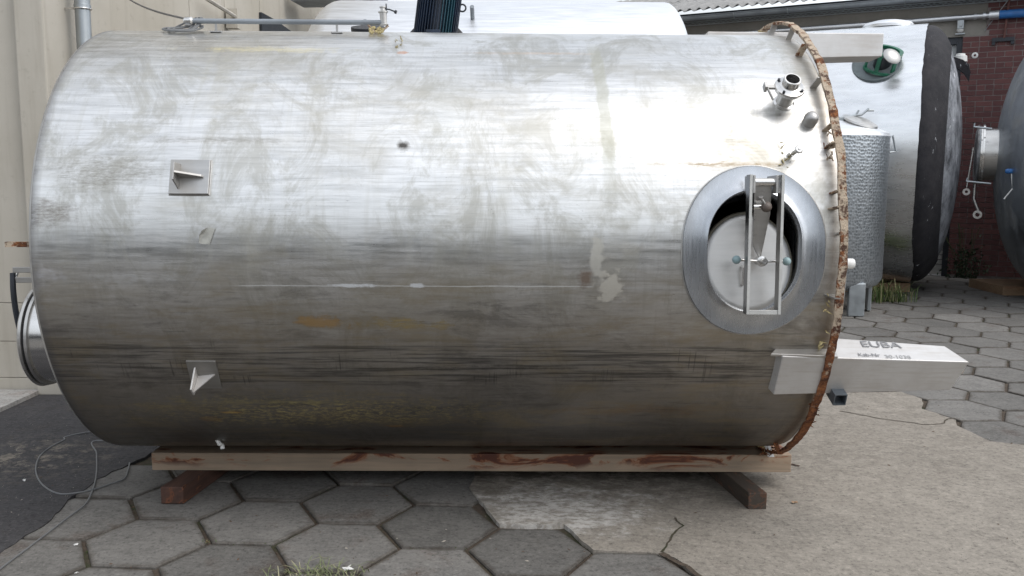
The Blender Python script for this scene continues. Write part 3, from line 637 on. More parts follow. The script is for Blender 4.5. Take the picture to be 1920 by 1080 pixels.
m.set('Base Color', c).set('Metallic', .55).set('Roughness', .5); m.bump(b, .05, .002); M['leg'] = m.mat
l1 = leg(-26.8, 3.18, 4.005, .225, .16, .165, .115, .04, cut=.035); l2 = leg(93, 3.05, 3.99, .2, .165, .15, .12, .022); l3 = leg(213, 3.18, 4.0, .2, .165, .15, .12, .04)
# weld plate step on the lower leg and the stickered print
q = MB(); q.hexa([S(3.17, -27, RR - .02, .106), S(3.42, -27, RR - .02, .106), S(3.42, -27, RR - .02, .119), S(3.17, -27, RR - .02, .119), S(3.13, -27, RR + .03, .106), S(3.42, -27, RR + .045, .106), S(3.42, -27, RR + .045, .119), S(3.13, -27, RR + .03, .119)]); q.build('weld_strip', M['steel_dull'], l1, bevel=.002)
LEGPHI = -26.8
def text(body, size, px, py, mat, name='lettering', shear=0, sx=1):
    """flat print on the upward side of the lower leg at the place seen at px, py"""
    # plane of the leg side
    n_ = (TG(LEGPHI)); xs = (AX - n_ * .0394).normalized(); base = S(3.4, LEGPHI, RR, .109); rr = ray(px, py); t = (base - CAM).dot(n_) / rr.dot(n_); P = CAM + rr * t
    tt_ = (P - P0).dot(AX) ; wloc = .1125 - .0325 * (tt_ - 3.18) / .825; P = P + n_ * (wloc - (P - S(tt_, LEGPHI, 0, 0)).dot(n_) + .0008)
    cu = bpy.data.curves.new(name, 'FONT'); cu.body = body; cu.size = size; cu.extrude = .0002; cu.offset = .0003; cu.shear = shear
    ob = bpy.data.objects.new('tmp', cu); COL.objects.link(ob); dg = bpy.context.evaluated_depsgraph_get(); dg.update(); me = bpy.data.meshes.new_from_object(ob.evaluated_get(dg)); bpy.data.objects.remove(ob)
    yv = -(NR(LEGPHI)); xv = xs; q = MB()
    q.add([P + xv * (v_.co.x * sx) + yv * v_.co.y + n_ * v_.co.z for v_ in me.vertices], [tuple(p.vertices) for p in me.polygons]); return q.build(name, mat, l1)
text('EUBA', .060, 1617, 646, M['ink'], sx=1.25); text('Kab-Nr', .030, 1611, 664, M['ink'], sx=1.05); text('30-1038', .032, 1662, 666, M['ink_pale'], sx=1.1)

# square tube stub below the leg
c_ = atY(1566, 735, S(LT, -35, RR + .07).y); q = MB(); ey = (FR + TU * -.35).normalized(); ex = AX; ez = ex.cross(ey)
for (i, j, a, b) in ((-1, 0, .004, .055), (1, 0, .004, .055), (0, -1, .048, .004), (0, 1, .048, .004)): q.box(c_ + ex * i * .026 + ez * j * .0255 + ey * .02 , (a if i else b if False else (.004 if i else .048), .09, (.055 if i else .004)), ex, ey, ez)
q.build('square_tube_stub', plain('dark zinc tube', (.13, .15, .17), .5, .4), tank)
# small pin on the shell, white gland with cap at the foot end
h_ = hit(1572, 438); q = MB(); q.tube([S(h_[0], h_[1], RR - .005), S(h_[0] + .0, h_[1], RR + .025)], .008, 12); q.build('pin', M['steel_bright'], tank, smooth=True)
q = MB(); gc = P1 + AX * .02 + FR * (RR - .05) + TU * -.01; q.lathe([(0, .022), (.05, .022), (.055, .019), (.055, 0)], gc, AX, 18); q.build('cable_gland', M['white_plastic'], tank, smooth=True)

# nozzle with coupling
h_ = hit(1469, 193); NS = S(h_[0], h_[1]); nv = (NR(h_[1]) + TU * .10 + AX * .03).normalized()
q = MB(); q.lathe([(-.01, .046), (.004, .046), (.008, .037), (.07, .036), (.072, .040)], NS, nv, 32); noz = q.build('nozzle', M['steel_bright'], tank, smooth=True)
q = MB(); q.lathe([(.072, .052), (.076, .063), (.088, .066), (.094, .063), (.097, .05), (.1, .047), (.103, .037), (.135, .037), (.137, .035), (.137, .030), (.09, .030), (.07, .030)], NS, nv, 40, closed=True); q.build('coupling_flange', M['steel_bright'], noz, smooth=True)
q = MB(); q.lathe([(.08, .0299), (.081, 0)], NS, nv, 24); q.build('bore', M['rubber'], noz)
e1 = (AX - nv * AX.dot(nv)).normalized(); e2 = nv.cross(e1); e2 = e2 if e2.z > 0 else -e2
for a in (140, -35, 30, 230):
    q = MB(); p = NS + nv * .094 + e1 * .056 * math.cos(R_(a)) + e2 * .056 * math.sin(R_(a)); q.tube([p, p + nv * .01], .006, 8); q.build('bolt', M['dark_iron'], noz)
q = MB(); q.box(NS + nv * .084 - e1 * .075 + e2 * .005, (.05, .02, .012), e1, e2, nv); q.box(NS + nv * .084 - e1 * .104 + e2 * .005, (.012, .034, .03), e1, e2, nv); q.tube([NS + nv * .09 - e1 * .100 + e2 * .0, NS + nv * .055 - e1 * .070 - e2 * .045], .005, 8); q.build('clamp_lever', M['steel_dull'], noz, bevel=.001)
# domed cap
h_ = hit(1517, 230); q = MB(); cp = S(*h_); cv = NR(h_[1]); q.lathe([(-.01, .030), (.012, .029), (.02, .0265), (.02, .031), (.034, .031), (.046, .027), (.055, .018), (.059, .007), (.0595, 0)], cp, cv, 28); q.build('domed_cap', M['steel_dull'], tank, smooth=True)
# small sampling tap
h_ = hit(1480, 292); tp_ = S(*h_); tv = (NR(h_[1]) + AX * .35).normalized(); q = MB(); q.tube([tp_ - tv * .01, tp_ + tv * .02, tp_ + tv * .021, tp_ + tv * .06], [.012, .012, .009, .009], 12); tap = q.build('sampling_tap', M['steel_bright'], tank, smooth=True)
q = MB(); q.lathe([(0, .008), (.0, .017), (.012, .018), (.016, .015), (.016, .007), (.02, .006), (.02, 0)], tp_ + tv * .06, (NR(h_[1]) - TU * .1).normalized(), 20); q.build('tap_knob', M['steel_bright'], tap, smooth=True)
q = MB(); q.tube([tp_ + tv * .05, tp_ + tv * .05 + AX * .022 - TU * .004], .006, 8); q.build('tap_spout', M['steel_dull'], tap, smooth=True)

M['plate0'] = steel('scuffed plate steel', .5, .3, .42, dirt=.5); M['plate1'] = steel('dim plate steel', .36, .28, .4, dirt=.5)
# gusseted weld-on brackets
def bracket(px, py, w_, h__, style):
    s0, ph = hit(px, py); n0, t0 = NR(ph), TG(ph); B = S(s0, ph)
    def bp(u, v_, r): return B + AX * u + t0 * v_ + n0 * r
    def bx(u0, u1, v0, v1, r0_, r1_): return [bp(u, v_, r) for r in (r0_, r1_) for (u, v_) in ((u0, v0), (u1, v0), (u1, v1), (u0, v1))]
    if style == 0: q = MB(); q.tube([bp(u * w_ / 2 * 1.01, v_ * h__ / 2 * 1.01, -.001) for u, v_ in ((-1, -1), (0, -1), (1, -1), (1, 0), (1, 1), (0, 1), (-1, 1), (-1, 0))], .0035, 6, closed=True); q.build('weld_bead', M['steel_dull'], tank, smooth=True)
    th = .014 if style == 0 else .005
    q = MB(); q.hexa(bx(-w_ / 2, w_ / 2, -h__ / 2, h__ / 2, -.012, th)); pl = q.build('bracket_plate', M['plate%d' % style], tank, bevel=.002)
    if style == 0:
        q = MB(); q.add([bp(-.045, -.055, th), bp(-.045, .055, th), bp(-.045, .040, .085), bp(-.045, -.035, .085)] + [bp(-.039, -.055, th), bp(-.039, .055, th), bp(-.039, .040, .085), bp(-.039, -.035, .085)], [(0, 1, 2, 3), (7, 6, 5, 4), (0, 4, 5, 1), (1, 5, 6, 2), (2, 6, 7, 3), (3, 7, 4, 0)]); q.build('gusset', M['steel_dull'], pl, bevel=.001)
        q = MB(); q.prism([bp(-.0385, .004, .085), bp(-.0385, .004, th), bp(.06, .004, th), bp(.055, .004, .03)], t0 * -.009); q.build('gusset', M['steel_dull'], pl, bevel=.001)
    else:
        q = MB(); q.prism([bp(-.035, -.045, th), bp(-.035, .045, th), bp(-.035, -.0, .10), bp(-.035, -.045, .085)], AX * .007); q.build('gusset', M['leg'], pl, bevel=.001)
        q = MB(); q.prism([bp(-.0275, -.01, th), bp(.05, -.0, th), bp(.045, -.0, .012), bp(-.0275, -.03, .09)], t0 * .007); q.build('gusset', M['leg'], pl, bevel=.001)
    return pl
bracket(357, 333, .165, .15, 0); bracket(383, 702, .13, .16, 1)
# torn foil label
s0, ph = hit(388, 442); q = MB(); B = S(s0, ph, RR + .004); n0, t0 = NR(ph), TG(ph)
q.add([B - AX * .032 - t0 * .033, B + AX * .012 - t0 * .036, B + AX * .036 + t0 * .030, B + AX * .004 + t0 * .034, B - AX * .03 - t0 * .0 + n0 * .006, B - AX * .012 + t0 * .012 + n0 * .001], [(0, 1, 5), (0, 5, 4), (1, 2, 5), (2, 3, 5)])
q.add([B - AX * .03 - t0 * .0 + n0 * .006, B - AX * .012 + t0 * .01 + n0 * .001, B + AX * .004 + t0 * .034, B - AX * .012 + t0 * .022 + n0 * .02], [(0, 1, 3), (1, 2, 3)])
q.build('torn_foil', plain('crumpled pale foil', (.5, .5, .46), .5, .3, .3, 30), tank)

# spray pipe along the top with valve
PH = 74; zp = .055
PL = atY(356, 44, S(.4, PH).y); PRt = atY(716, 47, S(.4, PH).y); sL = (PL - P0).dot(AX); sR = (PRt - P0).dot(AX)
def TP(s, dz=0, dy=0): q_ = S(s, PH); return q_ + TU * (zp + dz) - FR * dy
q = MB(); q.tube([TP(sL), TP(sR)], .0125, 14); pipe = q.build('spray_pipe', M['galv_dull'], tank, smooth=True)
q = MB(); q.lathe([(-.028, .0), (-.028, .014), (-.02, .02), (.008, .02), (.016, .013)], TP(sL), AX, 20); q.build('end_socket', M['steel_bright'], pipe, smooth=True)
for px in (405, 631):
    s0 = (atY(px, 60, S(.4, PH).y) - P0).dot(AX); q = MB(); q.box(TP(s0, -.03), (.010, .006, .045)); q.box(TP(s0, -.051), (.055, .03, .006)); q.build('pipe_stand', M['steel_dull'], pipe)
q = MB(); q.lathe([(-.012, .022), (-.008, .022), (-.008, .016), (.045, .018), (.047, .024), (.053, .024), (.055, .012), (.07, .011), (.07, .016), (.076, .016), (.076, 0)], TP(sR + .008, .0), Vector((-.06, 0, 1)), 22); vlv = q.build('valve', M['steel'], pipe, smooth=True)
q = MB(); q.tube([TP(sR + .005, .067), TP(sR + .035, .063), TP(sR + .066, .052)], .0035, 8); q.tube([TP(sR + .062, .053), TP(sR + .072, .049)], .009, 10); q.tube([TP(sR + .022, .045), TP(sR + .020, .09)], .003, 8); q.build('valve_lever', M['dark_iron'], vlv, smooth=True)
q = MB(); q.tube([TP(sR - .07, -.01), TP(sR - .035, -.05), TP(sR - .01, -.045), TP(sR + .03, -.014)], .006, 8); q.build('pipe_clamp', M['rust'], pipe, smooth=True)
rnd = random.Random(5); q = MB()
for k in range(14):
    p = TP(sR - .03 + rnd.uniform(-.03, .035), -.04 + rnd.uniform(-.01, .015)); q.lathe([(-.01, 0), (-.004, .009), (.005, .008), (.01, 0)], p, Vector((rnd.uniform(-1, 1), rnd.uniform(-1, 1), .5)), 6)
q.build('foam_lump', M['foam'], pipe)

# left end: round manway seen edge-on
cc = atX(88, 626, P0.x - .235); q = MB(); oo = cc - AX * 0
rel = (oo - P0); oo = P0 - AX * .235 + FR * rel.dot(FR) + TU * rel.dot(TU)
q.lathe([(.30, .232), (.012, .232), (.012, .218), (.3, .218)], oo, AX, 64, closed=True); nk = q.build('manway_neck', M['steel_bright'], tank, smooth=True)
q = MB(); q.lathe([(.022, .234), (.020, .244), (.008, .246), (.004, .240)], oo, AX, 64); q.lathe([(-.002, .240), (-.004, .250), (-.016, .252), (-.024, .244), (-.03, .2), (-.05, .1), (-.055, 0)], oo, AX, 64); q.build('manway_lid', M['steel'], tank, smooth=True)
q = MB(); q.lathe([(.0035, .241), (-.0015, .241)], oo, AX, 64); q.build('seal', M['rubber'], nk, smooth=True)
hx = P0.x - .285
for (y_, dz_) in ((506, 0), (525, 0)):
    a_ = atX(24, y_, hx); b_ = Vector((P0.x + .03, a_.y + .05, a_.z)); q = MB(); d_ = (b_ - a_).normalized(); q.box((a_ + b_) / 2, ((b_ - a_).length, .012, .026), d_, d_.cross(Vector((0, 0, 1))), Vector((0, 0, 1))); q.build('hinge_arm', M['steel_dull'], tank, bevel=.002)
q = MB(); q.tube(smooth([atX(24, 512, hx), atX(25, 545, hx + .005), atX(30, 585, hx + .01), atX(40, 630, hx + .02)]), .013, 8); q.build('lid_strap', M['dark_iron'], tank, smooth=True)
q = MB(); q.tube(smooth([atX(37, 503, hx - .0), atX(30, 520, hx - .02), atX(24, 537, hx - .01)]), .005, 8); q.build('hinge_bolt', M['steel_bright'], tank, smooth=True)
# rusty bar end sticking out of the left side
b0 = atX(57, 458, P0.x - .01); b1 = atX(15, 458, P0.x - .14); q = MB(); q.box((b0 + b1) / 2 + AX * .03, ((b0 - b1).length * .8 + .05, .03, .022), AX, FR, TU); q.build('bar_stub', M['rust'], tank)
# plug under the belly
h_ = hit(405, 826); q = MB(); q.tube([S(h_[0], h_[1], RR - .01), S(h_[0] + .012, h_[1] - 1.2, RR + .012), S(h_[0] + .018, h_[1] - 2.5, RR + .012), S(h_[0] + .02, h_[1] - 2.8, RR + .03)], [.009, .011, .009, .012], 8); q.build('hanging_plug', M['white_plastic'], tank, smooth=True)

# coiled cable on the tank and its lead up to the building
s0, ph = hit(333, 66); CC = S(s0, ph, RR)
pts = []
n0 = TU; 
for k in range(0, 170):
    a = k / 170 * 2 * math.pi * 4.2; rr = .075 + .018 * math.sin(a * .37); lift = .008 + .05 * max(0, math.sin(a + .9)) * (1 if k > 60 else .25)
    u = rr * 1.0 * math.cos(a) + .015 * math.sin(a * .5); v_ = rr * .9 * math.sin(a)
    base = S(s0 + u, math.degrees(v_ / RR) + ph + 6, RR + .006); pts.append(base + TU * lift)
pts.append(TP(sL + .0, .0) + AX * -.02)
q = MB(); q.tube(pts, .005, 7); tag(q.build('coiled_cable', M['cable'], smooth=True), 'thin grey cable coiled on top of the big tank beside the pipe end', 'cable')

# ================================================================== TIMBERS, CABLE, LITTER
bz0, bz1 = .098, .193
A_ = Vector((-1.897, 4.466, 0)); B_ = Vector((1.4895, 4.494, 0)); bx_ = (B_ - A_).normalized(); by_ = Vector((-bx_.y, bx_.x, 0))
bo = thing('timber_beam', 'long pale pine beam with dark red stains running under the front of the big tank', 'beam', ((A_ + B_) / 2 + by_ * .11 + Vector((0, 0, bz0))), math.atan2(bx_.y, bx_.x))
q = MB(); N = 60
for k in range(N + 1):
    p = A_.lerp(B_, k / N); j = noise.noise(Vector((k * .3, 0, 0))) * .002
    q.v += [p + Vector((0, 0, bz0)), p + Vector((0, 0, bz1 + j)), p + by_ * .22 + Vector((0, 0, bz1 + j)), p + by_ * .22 + Vector((0, 0, bz0))]
for k in range(N): q.f += [(k * 4 + i, k * 4 + (i + 1) % 4, k * 4 + 4 + (i + 1) % 4, k * 4 + 4 + i) for i in range(4)]
q.f += [(0, 1, 2, 3), (N * 4 + 3, N * 4 + 2, N * 4 + 1, N * 4)]; q.m = [0] * len(q.f)
q.build('plank', M['beam'], bo, bevel=.003)
def timber(P, name, label, mat, cat='timber block', group=None):
    c0 = sum((Vector(p) for p in P[:4]), Vector()) / 4
    o_ = thing(name, label, cat, c0, group=group); MB().hexa(P).build('wood', mat, o_, bevel=.004); return o_
def blk(fl, fr, dirv, ln, z1):
    fl = Vector((*fl, .0)); fr = Vector((*fr, .0)); d = Vector(dirv).normalized() * ln; z = Vector((0, 0, z1)); z0 = Vector((0, 0, .006))
    return [fl + z0, fr + z0, fr + d + z0, fl + d + z0, fl + z, fr + z, fr + d + z, fl + d + z]
GB = 'timber blocks under the beam'
lb_ = timber(blk((-1.758, 4.226), (-1.645, 4.228), (.14, 1, 0), .58, .094), 'timber_block', 'red-brown cracked timber block under the left end of the long beam', M['block'], group=GB)
timber(blk((1.185, 4.196), (1.278, 4.197), (-.16, 1, 0), .62, .094), 'timber_block', 'grey-brown timber block under the right end of the long beam', M['block_pale'], group=GB)
# added rear sleeper under the tank, made deep to block light from behind
timber([Vector(p) for p in ((-1.75, 4.86, .007), (1.3, 4.9, .007), (1.3, 5.08, .007), (-1.75, 5.04, .007), (-1.75, 4.86, .197), (1.3, 4.9, .197), (1.3, 5.08, .197), (-1.75, 5.04, .197))], 'timber_beam', 'added rear sleeper under the tank, deepened to block light from behind', M['block_pale'], 'beam')

def gp(px, py, z=.006): p = gnd(px, py, z); return p
pts = []
ctrl = [(-25, 1085), (25, 1048), (75, 1010), (130, 968), (160, 945), (175, 915), (181, 885), (181, 850), (180, 826)]
q = MB(); q.tube(smooth([gp(*c_) for c_ in ctrl] + [Vector((-2.15, 5.2, .02)), Vector((-2.1, 5.4, .3))]), .0042, 7)
c2 = [(243, 868), (240, 882), (232, 898), (205, 908), (180, 916), (150, 923), (115, 926), (90, 917), (73, 900), (67, 878), (75, 855), (95, 838), (120, 825), (138, 815)]
q.tube(smooth([gp(*c_, .008) for c_ in c2] + [Vector((-2.3, 5.6, .05))]), .0042, 7)
tag(q.build('ground_cable', M['cable'], smooth=True), 'thin grey cable looping over the asphalt and pavers at lower left', 'cable')
def chip(px, py, sz, mat, name, label, cat, seed, tall=.5):
    rnd = random.Random(seed); p = gnd(px, py, .008); q = MB()
    ang = rnd.uniform(0, 3.14); ex = Vector((math.cos(ang), math.sin(ang), 0)); ey = Vector((-ex.y, ex.x, 0))
    for k in range(5): q.add([p + ex * rnd.uniform(-sz, sz) + ey * rnd.uniform(-sz, sz) * .5 + Vector((0, 0, rnd.uniform(0, sz * tall))) for _ in range(4)], [(0, 1, 2), (0, 2, 3), (0, 3, 1), (1, 3, 2)])
    return tag(q.build(name, mat), label, cat)
chip(1490, 943, .022, M['far_timber'], 'wood_chip', 'small orange-brown wood chip lying on the pale concrete', 'wood chip', 1)
chip(145, 1078 - 3, .012, M['white_plastic'], 'paper_scrap', 'small white scrap by the paver joint at bottom left', 'scrap', 2)
chip(142, 1022, .012, M['white_plastic'], 'paper_scrap', 'white scrap in the joint beneath the cable', 'scrap', 3)
chip(654, 1068, .03, M['white_plastic'], 'paper_scrap', 'torn white paper scrap beside the grass tuft', 'scrap', 4)
chip(45, 901, .02, M['white_plastic'], 'paper_scrap', 'white flake lying on the dark asphalt', 'scrap', 5, .2)
chip(1492, 828 + 45, .03, M['block_pale'], 'dead_leaf', 'dry brown leaves near the beam end', 'leaf', 6, .3)

def tuft(px, py, n, h_, spread, label, mats, seed, lean=.5, name='grass_tuft'):
    rnd = random.Random(seed); p0 = gnd(px, py, 0); q = MB()
    for k in range(n):
        a = rnd.uniform(0, 2 * math.pi); b = p0 + Vector((rnd.gauss(0, spread * .5), rnd.gauss(0, spread * .25), 0)); dr = Vector((math.cos(a), math.sin(a), 0)); L_ = h_ * rnd.uniform(.4, 1.15); sd_ = Vector((-dr.y, dr.x, 0)) * .0028 * (h_ / .1) ** .5
        ln_ = lean * rnd.uniform(.3, 1.6); P = [b, b + dr * L_ * .25 * ln_ + Vector((0, 0, L_ * .5)), b + dr * L_ * .75 * ln_ + Vector((0, 0, L_ * .78)), b + dr * L_ * 1.25 * ln_ + Vector((0, 0, L_ * (.95 - .45 * min(1, ln_))))]
        q.mi = rnd.choice((0, 0, 1)); q.add([P[0] - sd_, P[0] + sd_, P[1] - sd_, P[1] + sd_, P[2] - sd_ * .7, P[2] + sd_ * .7, P[3]], [(0, 1, 3, 2), (2, 3, 5, 4), (4, 5, 6)])
    return tag(q.build(name, mats), label, 'grass')
GM = [plain('grass blade', (.09, .15, .035), .6, 0, .4, 20, 0), plain('dry grass blade', (.28, .27, .13), .7, 0, .3, 20, 0)]
GM2 = [plain('pale grass blade', (.2, .23, .11), .6, 0, .3, 20, 0), plain('straw blade', (.38, .36, .22), .7, 0, .3, 20, 0)]
tuft(592, 1079, 130, .05, .16, 'flattened pale grass tuft in the paver joint at bottom centre', GM2, 1, 1.3)
tuft(560, 1070, 12, .03, .05, 'tiny dry tuft in the joint left of the bottom grass', GM2, 9, 1.0) if False else None
tuft(1655, 566, 150, .34, .34, 'bushy green grass tuft growing before the far timber', GM, 2, .5)
tuft(1684, 566, 60, .22, .22, 'smaller dark grass tuft right of the bushy one', GM, 3, .5)
tuft(385, 1018, 14, .02, .04, 'mossy sprouts in the joint front of the left block', GM, 4, .8)
# moss and crumbs along joints
rnd = random.Random(11); q = MB()
for k in range(5200):
    px, py = rnd.uniform(0, 1300), rnd.uniform(885, 1080); p = gnd(px, py)
    if p.x < -2.2 or pip((p.x, p.y), SLAB): continue
    # distance to lattice edges: keep only points far from paver centres
    best = min(((latt(a, b) - p).length for a in range(-6, 5) for b in range(-4, 5)), default=9) if False else None
    Amat = Matrix(((QC[1][0], QC[2][0]), (QC[1][1], QC[2][1]))).inverted() @ Vector((p.x - QC[0][0], p.y - QC[0][1]))
    a0_, b0_ = round(Amat[0]), round(Amat[1]); ds = sorted(((latt(a0_ + i, b0_ + j) - p).length for i in (-1, 0, 1) for j in (-1, 0, 1)))
    if ds[1] - ds[0] > .035: continue
    if noise.noise(p * 2.2) < -.05: continue
    sz = rnd.uniform(.002, .006); z = -.013 + rnd.uniform(0, .012); e = [Vector((rnd.uniform(-1, 1), rnd.uniform(-1, 1), rnd.uniform(-.3, 1))) * sz for _ in range(4)]
    q.mi = 0 if noise.noise(p * 5) > 0 else 1; q.add([Vector((p.x, p.y, z)) + v_ for v_ in e], [(0, 1, 2), (0, 2, 3), (0, 3, 1), (1, 3, 2)])
tag(q.build('joint_moss', [plain('moss', (.06, .085, .02), .95, 0, .4, 30, 0), plain('crumbs of soil', (.10, .07, .05), .95, 0, .4, 30, 0)]), kind='stuff')
# grit on the slab and asphalt
q = MB()
for k in range(2600):
    px, py = (rnd.uniform(1230, 1920), rnd.uniform(760, 1080)) if k % 3 else (rnd.uniform(0, 330), rnd.uniform(770, 940)); p = gnd(px, py, .008); sz = rnd.uniform(.0012, .0035); q.mi = rnd.choice((0, 1, 1))
    if k % 3 == 0 and p.x > -2.25: continue
    e = [Vector((rnd.uniform(-1, 1), rnd.uniform(-1, 1), rnd.uniform(-.2, 1))) * sz for _ in range(4)]; q.add([p + v_ for v_ in e], [(0, 1, 2), (0, 2, 3), (0, 3, 1), (1, 3, 2)])
tag(q.build('grit', [plain('pale grit', (.5, .46, .4), .9), plain('dark grit', (.09, .08, .07), .9)]), kind='stuff')

rnd = random.Random(21); q = MB()
for k in range(230):
    px, py = rnd.uniform(0, 1920), rnd.uniform(560, 1080)
    if 1180 < px and py > 880 and rnd.random() < .6: continue
    if py < 860 and px < 1600: continue
    p = gnd(px, py, .012); sz = rnd.uniform(.003, .012); a = rnd.uniform(0, 3.14); ex = Vector((math.cos(a), math.sin(a), rnd.uniform(-.2, .2))) * sz; ey = Vector((-math.sin(a), math.cos(a), rnd.uniform(-.3, .3))) * sz * rnd.uniform(.15, .5)
    q.mi = rnd.choice((0, 0, 1)); q.add([p - ex, p + ey, p + ex, p - ey, p + Vector((0, 0, sz * .3))], [(0, 1, 4), (1, 2, 4), (2, 3, 4), (3, 0, 4)])
tag(q.build('leaf_litter', [plain('dry leaf', (.12, .07, .04), .9, 0, .4, 30, 0), plain('pale fleck', (.42, .38, .32), .9, 0, .3, 30, 0)]), kind='stuff')

# ================================================================== BACKGROUND RIGHT: brick building
TH = R_(28.5); WN = Vector((math.sin(TH), math.cos(TH), 0)); WD = Vector((math.cos(TH), -math.sin(TH), 0)); WDIST = 16.7
def wuz(px, py, off=0): P = atPl(px, py, WN, WDIST - off); return P.dot(WD), P.z
def WP(u, z, off=0): return WN * (WDIST - off) + WD * u + Vector((0, 0, z))
def wbox(q, u0, u1, z0, z1, o0, o1): return q.hexa([WP(u, z, o) for z in (z0, z1) for (u, o) in ((u0, o1), (u1, o1), (u1, o0), (u0, o0))])
uJ, zLin = wuz(1806, 69); uB, _ = wuz(1849, 60); uR, _ = wuz(1990, 300); uRf = uR + 4
_, zTrayB = wuz(1700, 18); _, zTrayT = wuz(1700, 9); _, zG0 = wuz(1300, 44, .35); _, zG1 = wuz(1300, 31, .35); _, zRf = wuz(1300, 21, .45)
print('WALL', uJ, zLin, uB, uR, zTrayB, zTrayT, zG0, zG1, zRf)
bld = thing('brick_building', 'low red brick building with corrugated roof and zinc gutter behind the tanks', 'building', WP(uJ, 0), -TH)
ztop = zG1 + .015
dw = 3.0                                                   # door width
q = MB(); wbox(q, uJ, uRf, 0, ztop, -.36, .008); wbox(q, uJ - dw - 12, uJ - dw, 0, ztop, -.36, -.012); wbox(q, uJ - dw, uJ, zLin, ztop, -.36, -.012)
q.build('wall_core', plain('mortar', (.27, .24, .23), .95, 0, .25, 12, .4), bld)
q = MB(); wbox(q, uJ - dw - 12, uJ - dw, 0, ztop, -.012, .0); q.build('rendered_wall', M['render'], bld)
q = MB(); wbox(q, uJ - dw, uB, zLin, ztop, -.012, .012); q.build('lintel', M['render'], bld, bevel=.006)
bm_ = NM('red brick'); v = bm_.co(); a = bm_.noise(v, 2.2, 4); b = bm_.noise(v, 30, 6, .7); oi = bm_.n('ShaderNodeObjectInfo')
c = bm_.mix(oi.outputs['Random'], (.10, .042, .042), (.155, .066, .062)); c = bm_.mix(bm_.rng(b, .45, .7, 0, .4), c, (.07, .035, .035)); c = bm_.mix(bm_.rng(a, .5, .7, 0, .45), c, (.10, .05, .05))
bm_.set('Base Color', c).set('Roughness', .9); bm_.bump(b, .4, .006); M['brick'] = bm_.mat
BL, BH, JT = .24, .076, .012
meshc = {}
def brick_mesh(L_):
    k = round(L_, 3)
    if k not in meshc:
        q = MB(); q.box((0, 0, 0), (k, .03, BH), WD, WN, Vector((0, 0, 1))); o_ = q.build('brick', M['brick']); meshc[k] = o_.data; bpy.data.objects.remove(o_)
    return meshc[k]
extra = MB(); nb = 0; rowi = 0; z = .05; rnd = random.Random(2); cand = []
while z + BH < ztop:
    u = uJ; off = 0 if rowi % 2 == 0 else -.125; u = uJ + off
    hdr = (rowi % 4 == 3)
    while u < uRf:
        L_ = .115 if hdr else BL; a = max(u, uJ); b = min(u + L_, uRf)
        if z + BH > zLin - .002: a = max(a, uB + .005)
        if b - a > .04:
            c0 = WP((a + b) / 2, z + BH / 2); r = c0 - CAM; px = 960 + FPX * r.dot(RT) / r.dot(FW); py = 540 - FPX * r.dot(UP) / r.dot(FW)
            vis = (1795 < px < 1930 and -10 < py < 520) and not (px > 1885 and py > 160) and not (px > 1868 + abs(py - 330) * .12 and 200 < py < 440)
            cand.append((0 if vis else 1, a, b, z))
        u += L_ + JT
    z += BH + JT; rowi += 1
cand.sort(key=lambda t: t[0])
for vis, a, b, z in cand:
    pr = rnd.uniform(-.002, .003)
    if vis == 0 and nb < 295:
        nb += 1; o_ = bpy.data.objects.new('brick', brick_mesh(b - a)); COL.objects.link(o_); o_.parent = bld; o_.location = bld.matrix_basis.inverted() @ (WP((a + b) / 2, z + BH / 2, pr)); o_.rotation_euler = (0, 0, TH)
    else: extra.box(WP((a + b) / 2, z + BH / 2, pr), (b - a, .03, BH), WD, WN, Vector((0, 0, 1)))
if extra.v: tag(extra.build('brick', M['brick'], bld), kind='stuff')
# door: dark frame, plain leaf above, painted slats below
dr_z = wuz(1770, 404)[1]
q = MB(); wbox(q, uJ - .09, uJ - .002, 0, zLin - .002, -.2, -.03); wbox(q, uJ - dw + .002, uJ - dw + .09, 0, zLin - .002, -.2, -.03); wbox(q, uJ - dw + .092, uJ - .092, zLin - .11, zLin - .002, -.2, -.03); fr_ = q.build('door_frame', M['dark_iron'], bld)
q = MB(); wbox(q, uJ - dw + .09, uJ - .09, dr_z + .02, zLin - .112, -.14, -.10); leaf = q.build('door_leaf', plain('pale grey door paint', (.42, .44, .45), .6, 0, .12, 3), bld)
z = .12; wp = plain('dirty white paint', (.55, .53, .5), .7, 0, .3, 5)
while z < dr_z:
    q = MB(); wbox(q, uJ - dw + .09, uJ - .09, z, z + .072, -.13, -.10); q.build('door_slat', wp, bld); z += .083
q = MB(); wbox(q, uJ - dw + .09, uJ - .09, .02, .115, -.13, -.08); q.build('door_sill', wp, bld)
q = MB(); wbox(q, uJ - dw + .09, uJ - .09, .02, dr_z + .01, -.16, -.145); q.build('door_back', M['dark_iron'], bld)
# gutter, dark soffit, cable tray, roof sheets
uLr = wuz(1040, 40)[0]
q = MB(); n = 10; prof = []
for k in range(n + 1): a = math.pi + math.pi * k / n; prof.append((.35 + .065 * math.cos(a), zG1 + .065 * math.sin(a) * 1.2))
prof2 = [(o_ + (.006 if i > n / 2 else -.006) * 0, z_ + .006) for i, (o_, z_) in enumerate(prof)]
V = [WP(u, z_, o_) for u in (uLr - 1, uRf) for (o_, z_) in prof] ; q.add(V, [(k, k + 1, n + 2 + k, n + 1 + k) for k in range(n)])
q.tube([WP(uLr - 1, zG1, .415), WP(uRf, zG1, .415)], .012, 8)
gut = q.build('gutter', M['galv_dull'], bld, smooth=True)
q = MB(); u = uLr
while u < uRf: q.tube([WP(u, zG1 + .065 * math.sin(a) * 1.25, .35 + .069 * math.cos(a)) for a in [math.pi + math.pi * k / 10 for k in range(11)]], .01, 6); u += .95
q.build('gutter_strap', M['galv'], gut, smooth=True)
